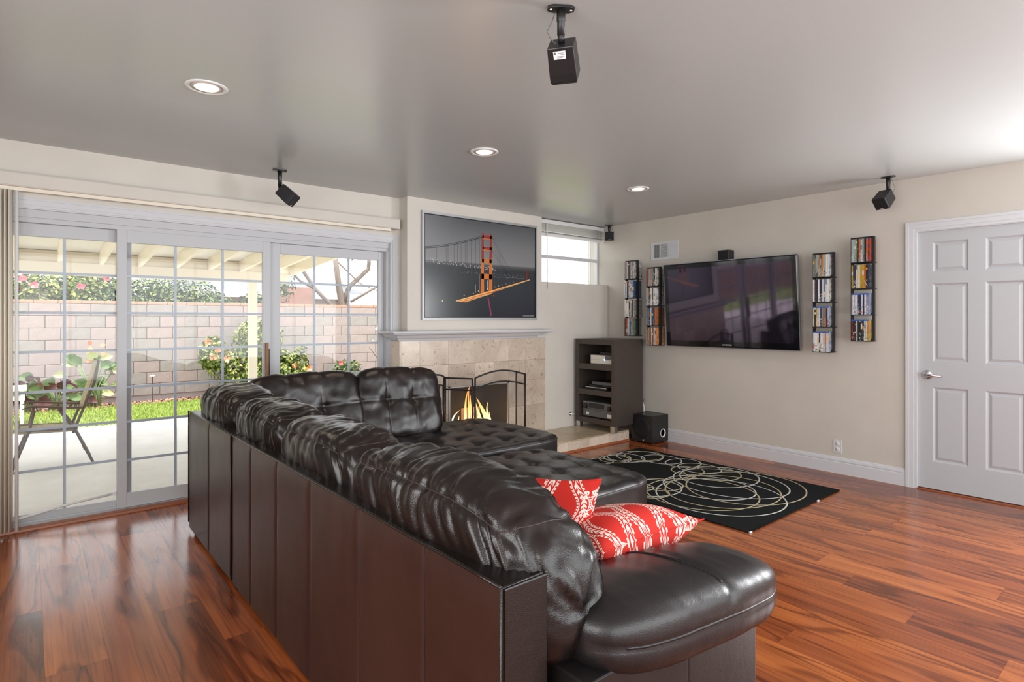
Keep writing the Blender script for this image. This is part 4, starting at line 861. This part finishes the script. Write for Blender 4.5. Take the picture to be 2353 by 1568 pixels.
# house wall exterior is the room wall; patio cover
pc = thing('patio_cover', (.5, 6.5, 2.0), 'cream painted wooden patio cover with rafters outside the sliding door', 'patio cover')
SL = .075
def rz(y): return 1.925+(7.8-y)*SL
V = [(-5, 4.95, rz(4.95)+.135), (2.68, 4.95, rz(4.95)+.135), (2.68, 8.15, rz(8.15)+.135), (-5, 8.15, rz(8.15)+.135)]; V += [(a, b, c+.03) for a, b, c in V]
g = MB(); g.add(V, [(0, 1, 2, 3), (7, 6, 5, 4), (0, 4, 5, 1), (1, 5, 6, 2), (2, 6, 7, 3), (3, 7, 4, 0)]); g.build('roof_deck', 'patio_deck', pc)
box((-5, 7.78, 1.80), (2.66, 7.87, 1.935)).build('beam', 'patio_cream', pc)
xr = [.25-.36*k for k in range(1, 12)][::-1]+[.25+.36*k for k in range(0, 7)]
for xx in xr:
    v = []
    for y_ in (4.96, 8.10):
        for z_ in (rz(y_), rz(y_)+.134):
            for s_ in (-.019, .019): v.append((xx+s_, y_, z_))
    MB().add(v, [(0, 1, 3, 2), (4, 6, 7, 5), (0, 4, 5, 1), (2, 3, 7, 6), (0, 2, 6, 4), (1, 5, 7, 3)]).build('rafter', 'patio_cream', pc)
for i in range(len(xr)-1): box((xr[i]+.02, 7.80, 1.936), (xr[i+1]-.02, 7.84, rz(7.82)+.13)).build('blocking', 'patio_cream', pc)
v = []
for y_ in (4.96, 8.17):
    for z_ in (rz(y_)-.02, rz(y_)+.16):
        for s_ in (2.66, 2.69): v.append((s_, y_, z_))
MB().add(v, [(0, 1, 3, 2), (4, 6, 7, 5), (0, 4, 5, 1), (2, 3, 7, 6), (0, 2, 6, 4), (1, 5, 7, 3)]).build('fascia_board', 'patio_cream', pc)
for xx in (2.20, -2.6): box((xx-.048, 7.78, G), (xx+.048, 7.87, 1.80)).build('post', 'patio_cream', pc, bev=.004)
# block wall
bw = thing('garden_wall', (3, 12, G), 'tall pinkish concrete block garden wall with a red brick cap', 'wall')
box((-6.4, 12.02, G-.05), (10, 12.13, 1.59)).build('mortar_core', 'mortar', bw)
bm = {}
rb = random.Random(9)
for mname in ('block_face', 'block_face_grey'):
    bm[mname] = box((-.1965, -.02, -.0965), (.1965, .015, .0965)).build('block', mname, bw, bev=.004, local=True, seg=1); bm[mname].location = (-60, 0, -20)
first = {k_: True for k_ in bm}
def blk(mn, loc, sx=1):
    if first[mn]: o = bm[mn]; first[mn] = False
    else:
        o = bm[mn].copy(); COL.objects.link(o)
    o.location = Vector(loc)-bw.location; o.scale = (sx, 1, 1)
cnt = 0
for r_ in range(8):
    zc = 1.49-.2*r_
    x_ = -3.0+(.2 if r_ % 2 else 0)
    while x_ < 9.4 and zc > -.12:
        if cnt < 292: blk('block_face_grey' if (x_ > 1.2 and x_ < 4.6) ^ (rb.random() < .25) else 'block_face', (x_, 12.01, zc)); cnt += 1
        x_ += .4
cm = None
for i in range(42):
    cx = -3.2+i*.31
    if cm is None: cm = box((-.152, -.07, -.027), (.152, .10, .027)).build('cap_brick', 'cap_red', bw, bev=.004, local=True, seg=1); o = cm
    else: o = cm.copy(); COL.objects.link(o)
    o.location = Vector((cx, 12.06, 1.619))-bw.location
# foliage
def leaves(n, pos, size, rg3, aspect=.5):
    V = []; F = []
    for _ in range(n):
        p, up = pos(rg3); s = size*rg3.uniform(.6, 1.3)
        d1 = Vector((rg3.gauss(0, 1), rg3.gauss(0, 1), rg3.gauss(0, .7))).normalized(); n_ = (up+Vector((rg3.gauss(0, .5), rg3.gauss(0, .5), rg3.gauss(0, .5)))).normalized(); w_ = n_.cross(d1).normalized(); d1 = w_.cross(n_).normalized()
        b = len(V); V += [p, p+d1*s*.5+w_*s*aspect*.5+n_*s*.08, p+d1*s, p+d1*s*.5-w_*s*aspect*.5+n_*s*.08]; F += [(b, b+1, b+2), (b, b+2, b+3)]
    g = MB(); g.add(V, F); return g
def blob(c, r_, shell=.35):
    def f(rg3):
        d_ = Vector((rg3.gauss(0, 1), rg3.gauss(0, 1), rg3.gauss(0, 1))).normalized(); k_ = 1-shell*rg3.random()**1.5; k_ *= 1+.13*nz(d_.x*2.6+c[0], d_.y*2.6, d_.z*2.6)
        return Vector((c[0]+d_.x*r_[0]*k_, c[1]+d_.y*r_[1]*k_, c[2]+d_.z*r_[2]*k_)), (d_+Vector((0, 0, .5))).normalized()
    return f
def multi(bl_):
    fs_ = [blob(*b) for b in bl_]
    return lambda rg3: rg3.choice(fs_)(rg3)
def stems(name, root, paths, m_='bark'):
    g = MB()
    for pts, r0, r1 in paths:
        n_ = len(pts); g.tube(pts, r0, 7, rs=[lerp(r0, r1, i/(n_-1)) for i in range(n_)])
    g.build(name, m_, root, True)
def shrub(name, label, base, bl_, n, size, lm, cat='shrub', flowers=None, fn=0, fsize=.05, asp=.55, seed=1, core=True):
    rg3 = random.Random(seed); t = thing(name, base, label, cat)
    b = leaves(n, multi(bl_), size, rg3, asp).build('foliage', lm, t); b['kind'] = 'stuff'
    if flowers: b = leaves(fn, multi([(c, tuple(q*1.03 for q in r_), .05) for c, r_ in bl_]), fsize, rg3, .9).build('blossoms', flowers, t); b['kind'] = 'stuff'
    ps = []
    for c, r_ in bl_: ps.append(([Vector(base), Vector(base).lerp(Vector(c), .5)+Vector((.03, 0, 0)), Vector(c)], .025, .01))
    stems('stem', t, ps); return t
def fixb(l): return [(c, r_, .45) for c, r_ in l]
def shrub2(*a, **k):
    a = list(a); bl_ = a[3]; rg3 = random.Random(k.get('seed', 1)); t = thing(a[0], a[2], a[1], 'shrub')
    b = leaves(a[4], multi([(c, r_, .45) for c, r_ in bl_]), a[5], rg3, k.get('asp', .55)).build('foliage', a[6], t); b['kind'] = 'stuff'
    if k.get('flowers'):
        V = MB(); fs_ = multi([(c, tuple(q*1.04 for q in r_), .04) for c, r_ in bl_])
        for _ in range(k['fn']):
            p, up = fs_(rg3)
            if p.y > bl_[0][0][1]+.15: continue
            for j in range(5):
                a_ = j*1.2566+rg3.random(); d_ = Vector((math.cos(a_), -.5, math.sin(a_)))*k['fsize']; w_ = d_.cross(Vector((0, 1, 0)))*.5; V.add([p, p+d_*.5+w_, p+d_, p+d_*.5-w_], [(0, 1, 2, 3)])
        b = V.build('blossoms', k['flowers'], t); b['kind'] = 'stuff'
    base = Vector(a[2]); stems('stem', t, [([base, base.lerp(Vector(c), .55)+Vector((.04, -.02, 0)), Vector(c)+Vector((0, 0, r_[2]*.3))], .03, .008) for c, r_ in bl_]); return t
shrub2('hibiscus_shrub', 'big yellow-green hibiscus shrub with orange flowers before the block wall', (3.2, 11.6, G), [((3.35, 11.5, .95), (.42, .35, .38)), ((3.15, 11.5, .45), (.62, .40, .42)), ((2.55, 11.45, .70), (.22, .2, .30)), ((3.75, 11.55, .35), (.30, .3, .40))], 6500, .085, 'leaf_yellow_green', flowers='petal_orange', fn=9, fsize=.07, seed=2)
shrub2('clipped_hedge', 'clipped rounded green hedge rising behind the block wall', (2.2, 13.0, G), [((1.6, 13.0, 1.45), (.85, .6, .75)), ((2.35, 13.0, 1.35), (.9, .6, .82)), ((2.9, 13.0, 1.25), (.6, .6, .62)), ((1.0, 13.0, 1.5), (.6, .6, .62))], 24000, .075, 'leaf_green', seed=3)
shrub2('flowering_vine', 'loose flowering shrub with pink blossoms behind the block wall at left', (.3, 12.9, G), [((.15, 12.8, 1.75), (.55, .4, .50)), ((.75, 12.8, 1.85), (.35, .4, .42)), ((-.6, 12.8, 1.7), (.5, .4, .5))], 5200, .08, 'leaf_yellow_green', flowers='petal_pink', fn=40, fsize=.07, seed=4)
shrub2('small_bush', 'pale green small bush behind the wall, right of the clipped hedge', (3.6, 12.9, G), [((3.62, 12.8, 1.62), (.28, .2, .28))], 700, .09, 'leaf_dark', seed=6)
shrub2('rose_bush', 'small yellow-green rose bush with orange bloom seen through the right pane', (4.1, 11.5, G), [((4.12, 11.5, .45), (.16, .15, .38))], 420, .08, 'leaf_yellow_green', flowers='petal_orange', fn=3, fsize=.07, seed=7)
shrub2('rose_plant', 'low green rose plant with red bloom below the right pane', (5.1, 11.6, G), [((5.12, 11.5, .30), (.30, .15, .18))], 420, .08, 'leaf_green', flowers='petal_red', fn=4, fsize=.06, seed=8)
st = thing('bare_plant', (5.9, 11.5, G), 'leafless thin branching plant by the block wall at right', 'plant'); stems('stem', st, [([(5.95, 11.5, G), (6.0, 11.5, .25), (5.75, 11.5, .55), (5.6, 11.5, .75)], .016, .008), ([(6.0, 11.5, .25), (6.1, 11.5, .55)], .014, .006)])
sk = thing('garden_stake', (1.6, 11.6, G), 'thin garden path light on a stake before the block wall', 'garden light')
MB().tube([(1.63, 11.6, G), (1.63, 11.6, .36)], .008, 6).build('stake', 'weathered_bronze', sk); MB().lathe([(.05, 0), (.045, .012), (.01, .03), (0, .035)], (1.63, 11.6, .35), 'Z', 14).build('cap', 'silver_plastic', sk, True)
# canna bed: large leaves are parts
def canna(name, base, n, hgt, spread, mats, label, seed, flower=None):
    rg3 = random.Random(seed); t = thing(name, base, label, 'plant'); bx_, by_, bz_ = base; g = MB()
    for i in range(n):
        a = rg3.uniform(0, 6.28); h_ = hgt*rg3.uniform(.25, 1); r_ = spread*rg3.uniform(.2, 1); tip = Vector((bx_+r_*math.cos(a), by_+.4*r_*math.sin(a), bz_+h_)); L_ = rg3.uniform(.15, .27); W2 = L_*.30
        root = Vector((bx_+.3*r_*math.cos(a), by_, bz_+h_*.45)); g.tube([(bx_+.1*math.cos(a), by_, bz_), root, tip], .010, 5, rs=[.012, .01, .006])
        d_ = Vector((math.cos(a)*.8, -.35, rg3.uniform(-.1, .9))).normalized(); sd_ = d_.cross(Vector((0, -1, .2))).normalized(); up = sd_.cross(d_)
        V = []; F = []
        for k_ in range(6):
            s = k_/5; w_ = W2*math.sin(math.pi*min(1, s*.92+.06))**.8+.002; c_ = tip+d_*L_*s-Vector((0, 0, .35*L_*s*s)); V += [c_-sd_*w_+up*w_*.35, c_, c_+sd_*w_+up*w_*.35]
        for k_ in range(5): b = k_*3; F += [(b, b+1, b+4, b+3), (b+1, b+2, b+5, b+4)]
        m_ = MB(); m_.add(V, F); m_.build('leaf', rg3.choice(mats), t, True)
    g.build('stem', 'canna_green', t, True)
    if flower:
        V = MB()
        for i in range(14):
            p = Vector((bx_+.03+rg3.uniform(-.07, .07), by_-.05, bz_+hgt*1.0+rg3.uniform(-.10, .22)))
            a_ = rg3.uniform(0, 6.28); d_ = Vector((math.cos(a_), -.3, math.sin(a_)))*.09; w_ = d_.cross(Vector((0, 1, 0)))*.4; V.add([p, p+d_*.5+w_, p+d_, p+d_*.5-w_], [(0, 1, 2, 3)])
        V.build('blossoms', flower, t)
canna('canna_plant', (.80, 11.6, G), 26, .80, .38, ['canna_green', 'canna_green', 'canna_cream'], 'tall canna plant with orange bloom before the block wall', 11, 'petal_orange')
canna('canna_plant', (.34, 11.6, G), 24, .55, .35, ['canna_green', 'canna_maroon', 'canna_green'], 'low canna clump with green and maroon leaves, middle of the bed', 12)
canna('canna_plant', (.02, 11.6, G), 14, .50, .22, ['canna_maroon'], 'maroon-leaved canna clump at the left end of the bed', 13)
canna('canna_plant', (.58, 11.68, G), 12, .42, .22, ['canna_green', 'canna_maroon'], 'short canna clump between the tall canna and the middle one', 14)
# mulch
rg3 = random.Random(8); V = MB()
for i in range(2600):
    p = Vector((rg3.uniform(-2, 7), rg3.uniform(11.42, 11.98), G-.015)); a = rg3.uniform(0, 3.14); d_ = Vector((math.cos(a), math.sin(a), rg3.uniform(-.2, .4)))*.03; w_ = Vector((-math.sin(a), math.cos(a), rg3.uniform(-.3, .3)))*.012
    V.add([p-d_-w_, p+d_-w_, p+d_+w_+Vector((0, 0, .02)), p-d_+w_+Vector((0, 0, .02))], [(0, 1, 2, 3)])
tag(V.build('bark_mulch', 'cap_red'), 'reddish bark mulch along the foot of the block wall', 'mulch', kind='stuff')
# trees behind the wall
tr = thing('garden_tree', (6.3, 14.5, G), 'sparse tree with several grey trunks behind the wall, right pane', 'tree')
stems('trunk', tr, [([(6.35, 14.5, G), (6.3, 14.5, 1.7), (6.2, 14.5, 2.3), (6.05, 14.5, 3.4)], .11, .06), ([(6.3, 14.5, 1.7), (6.5, 14.5, 2.2), (7.05, 14.5, 2.7), (7.1, 14.5, 3.3)], .07, .05), ([(6.2, 14.5, 1.5), (5.6, 14.5, 2.1), (5.1, 14.5, 2.8), (4.9, 14.5, 3.2)], .06, .03),
    ([(5.6, 14.5, 2.1), (5.2, 14.5, 2.3), (4.8, 14.5, 2.7)], .04, .02), ([(6.5, 14.4, 1.8), (7.3, 14.4, 2.25), (7.9, 14.4, 2.75), (8.9, 14.4, 2.9), (9.6, 14.4, 3.15)], .035, .012), ([(7.6, 14.4, 2.5), (8.4, 14.4, 2.35), (9.4, 14.4, 2.3)], .022, .01), ([(6.1, 14.5, 2.9), (6.8, 14.5, 2.3), (7.6, 14.5, 2.0)], .02, .008)], 'pale_bark')
rg3 = random.Random(21)
b = leaves(1500, multi([((6.6, 14.4, 3.25), (.55, .4, .32), .8), ((5.0, 14.4, 2.85), (.5, .4, .3), .8), ((4.75, 14.4, 2.2), (.3, .3, .45), .8), ((7.2, 14.4, 3.4), (.4, .3, .2), .8)]), .10, rg3, .4).build('foliage', 'leaf_dark', tr); b['kind'] = 'stuff'
tr = thing('bare_tree', (.05, 13.4, G), 'small bare grey trunk behind the wall at the left pane', 'tree')
stems('trunk', tr, [([(.02, 13.4, G), (.02, 13.4, 1.8), (.1, 13.4, 2.2)], .09, .06), ([(.08, 13.4, 2.1), (.3, 13.4, 2.5), (.5, 13.4, 2.7)], .04, .02), ([(.08, 13.4, 2.1), (0, 13.4, 2.8)], .03, .02)])
# neighbour houses
def house(name, label, x0, x1, y0, y1, z0, z1, roofh, wallm, roofm, wins, over=.5):
    t = thing(name, ((x0+x1)/2, y0, G), label, 'house')
    box((x0, y0, G), (x1, y1, z1)).build('outer_wall', wallm, t)
    ym = (y0+y1)/2; v = [(x0-over, y0-over, z1), (x1+over, y0-over, z1), (x1+over, y1+over, z1), (x0-over, y1+over, z1), (x0-over+1, ym, z1+roofh), (x1+over-1, ym, z1+roofh)]
    MB().add(v, [(3, 2, 1, 0), (0, 1, 5, 4), (1, 2, 5), (2, 3, 4, 5), (3, 0, 4)]).build('roof', roofm, t)
    box((x0-over, y0-over-.03, z1-.12), (x1+over, y0-over, z1+.06)).build('fascia', 'fascia', t)
    for (a, b, c, d_) in wins:
        w_ = box((a, y0-.04, c), (b, y0+.01, d_)).build('window', 'fascia', t); box((a+.06, y0-.05, c+.06), (b-.06, y0-.039, d_-.06)).build('pane', 'window_dark', w_)
house('neighbour_house', 'grey-roofed house with white fascia behind the hedge', 3.6, 7.6, 17, 23, G, 2.05, 1.1, 'house_stucco', 'roof_grey', [(4.6, 5.5, 1.0, 1.85), (5.9, 6.4, .9, 1.9)])
house('neighbour_house', 'pale house with low light roof beyond the right pane', 9.5, 19, 21, 28, G, 2.0, 1.4, 'house_pale', 'roof_pale', [(10.5, 11.6, .9, 1.7), (14, 15, 1.1, 1.8)])
house('neighbour_house', 'pale-roofed house half hidden by the pink flowering shrub', -5, 1.2, 18, 24, G, 2.3, 1.2, 'house_stucco', 'roof_pale', [(-1.6, -.6, 1.2, 2.1)])
ch_ = box((5.25, 15.6, G), (5.95, 16.3, 2.2)).build('brick_pillar', 'house_brick'); tag(ch_, 'square red brick pillar beyond the wall beside the patio post', 'pillar')
# patio chair
pch = thing('folding_chair', (.19, 7.27, G), 'weathered bronze folding sling chair on the concrete patio', 'chair')
Ya, Yb = 7.07, 7.47
for yy in (Ya, Yb):
    MB().tube([(.49, yy, G+.008), (.35, yy, .24), (.22, yy, .46)], .0125, 8).build('leg', 'weathered_bronze', pch, True)
    MB().tube([(-.125, yy, G+.008), (.0, yy, .27), (.04, yy, .47)], .0125, 8).build('leg', 'weathered_bronze', pch, True)
    MB().tube([(.33, yy, .22), (.40, yy, .42), (.50, yy, .70), (.535, yy, .92)], .0125, 8).build('back_upright', 'weathered_bronze', pch, True)
    g = MB(); g.tube([(-.05, yy, .485), (0, yy, .505), (.08, yy, .500), (.25, yy, .475), (.40, yy, .462), (.43, yy, .462)], .02, 8, rs=[.008, .019, .021, .020, .019, .010], flat=.55); g.build('armrest', 'weathered_bronze', pch, True)
    MB().tube([(-.08, yy, .285), (.15, yy, .27), (.36, yy, .26)], .011, 8).build('seat_rail', 'weathered_bronze', pch, True)
v = []; F = []
for i in range(9):
    t = i/8
    for j in range(7):
        s = j/6; v.append((-.08+.44*t, lerp(Ya, Yb, s), .28-.02*t-.055*math.sin(math.pi*s)))
for i in range(8):
    for j in range(6): F.append((i*7+j, i*7+j+1, (i+1)*7+j+1, (i+1)*7+j))
g = MB(); g.add(v, F); o = g.build('sling_seat', 'sling_fabric', pch, True); sd_ = o.modifiers.new('s', 'SOLIDIFY'); sd_.thickness = .008
v = []; F = []
for i in range(9):
    t = i/8
    for j in range(7): s = j/6; v.append((lerp(.40, .53, t)+.02*math.sin(math.pi*s), lerp(Ya, Yb, s), lerp(.42, .90, t)))
for i in range(8):
    for j in range(6): F.append((i*7+j, i*7+j+1, (i+1)*7+j+1, (i+1)*7+j))
g = MB(); g.add(v, F); o = g.build('sling_back', 'sling_fabric', pch, True); sd_ = o.modifiers.new('s', 'SOLIDIFY'); sd_.thickness = .008
for a in ((-.08, .285), (.36, .26), (.42, .05), (-.09, .06)): MB().tube([(a[0], Ya, a[1]), (a[0], Yb, a[1])], .009, 8).build('crossbar', 'weathered_bronze', pch, True)
stl = thing('plastic_stool', (-.25, 10.2, G), 'white plastic garden stool on the lawn at the far left', 'stool')
box((-.55, 10.0, .38), (-.02, 10.4, .43)).build('top', 'white_plastic', stl, bev=.01); box((-.50, 10.05, .25), (-.04, 10.35, .31)).build('rail', 'white_plastic', stl)
for p in ((-.5, 10.05), (-.07, 10.05), (-.5, 10.35), (-.07, 10.35)): MB().lathe([(.02, G-.005), (.022, .38)], (*p, 0), 'Z', 8).build('leg', 'white_plastic', stl)
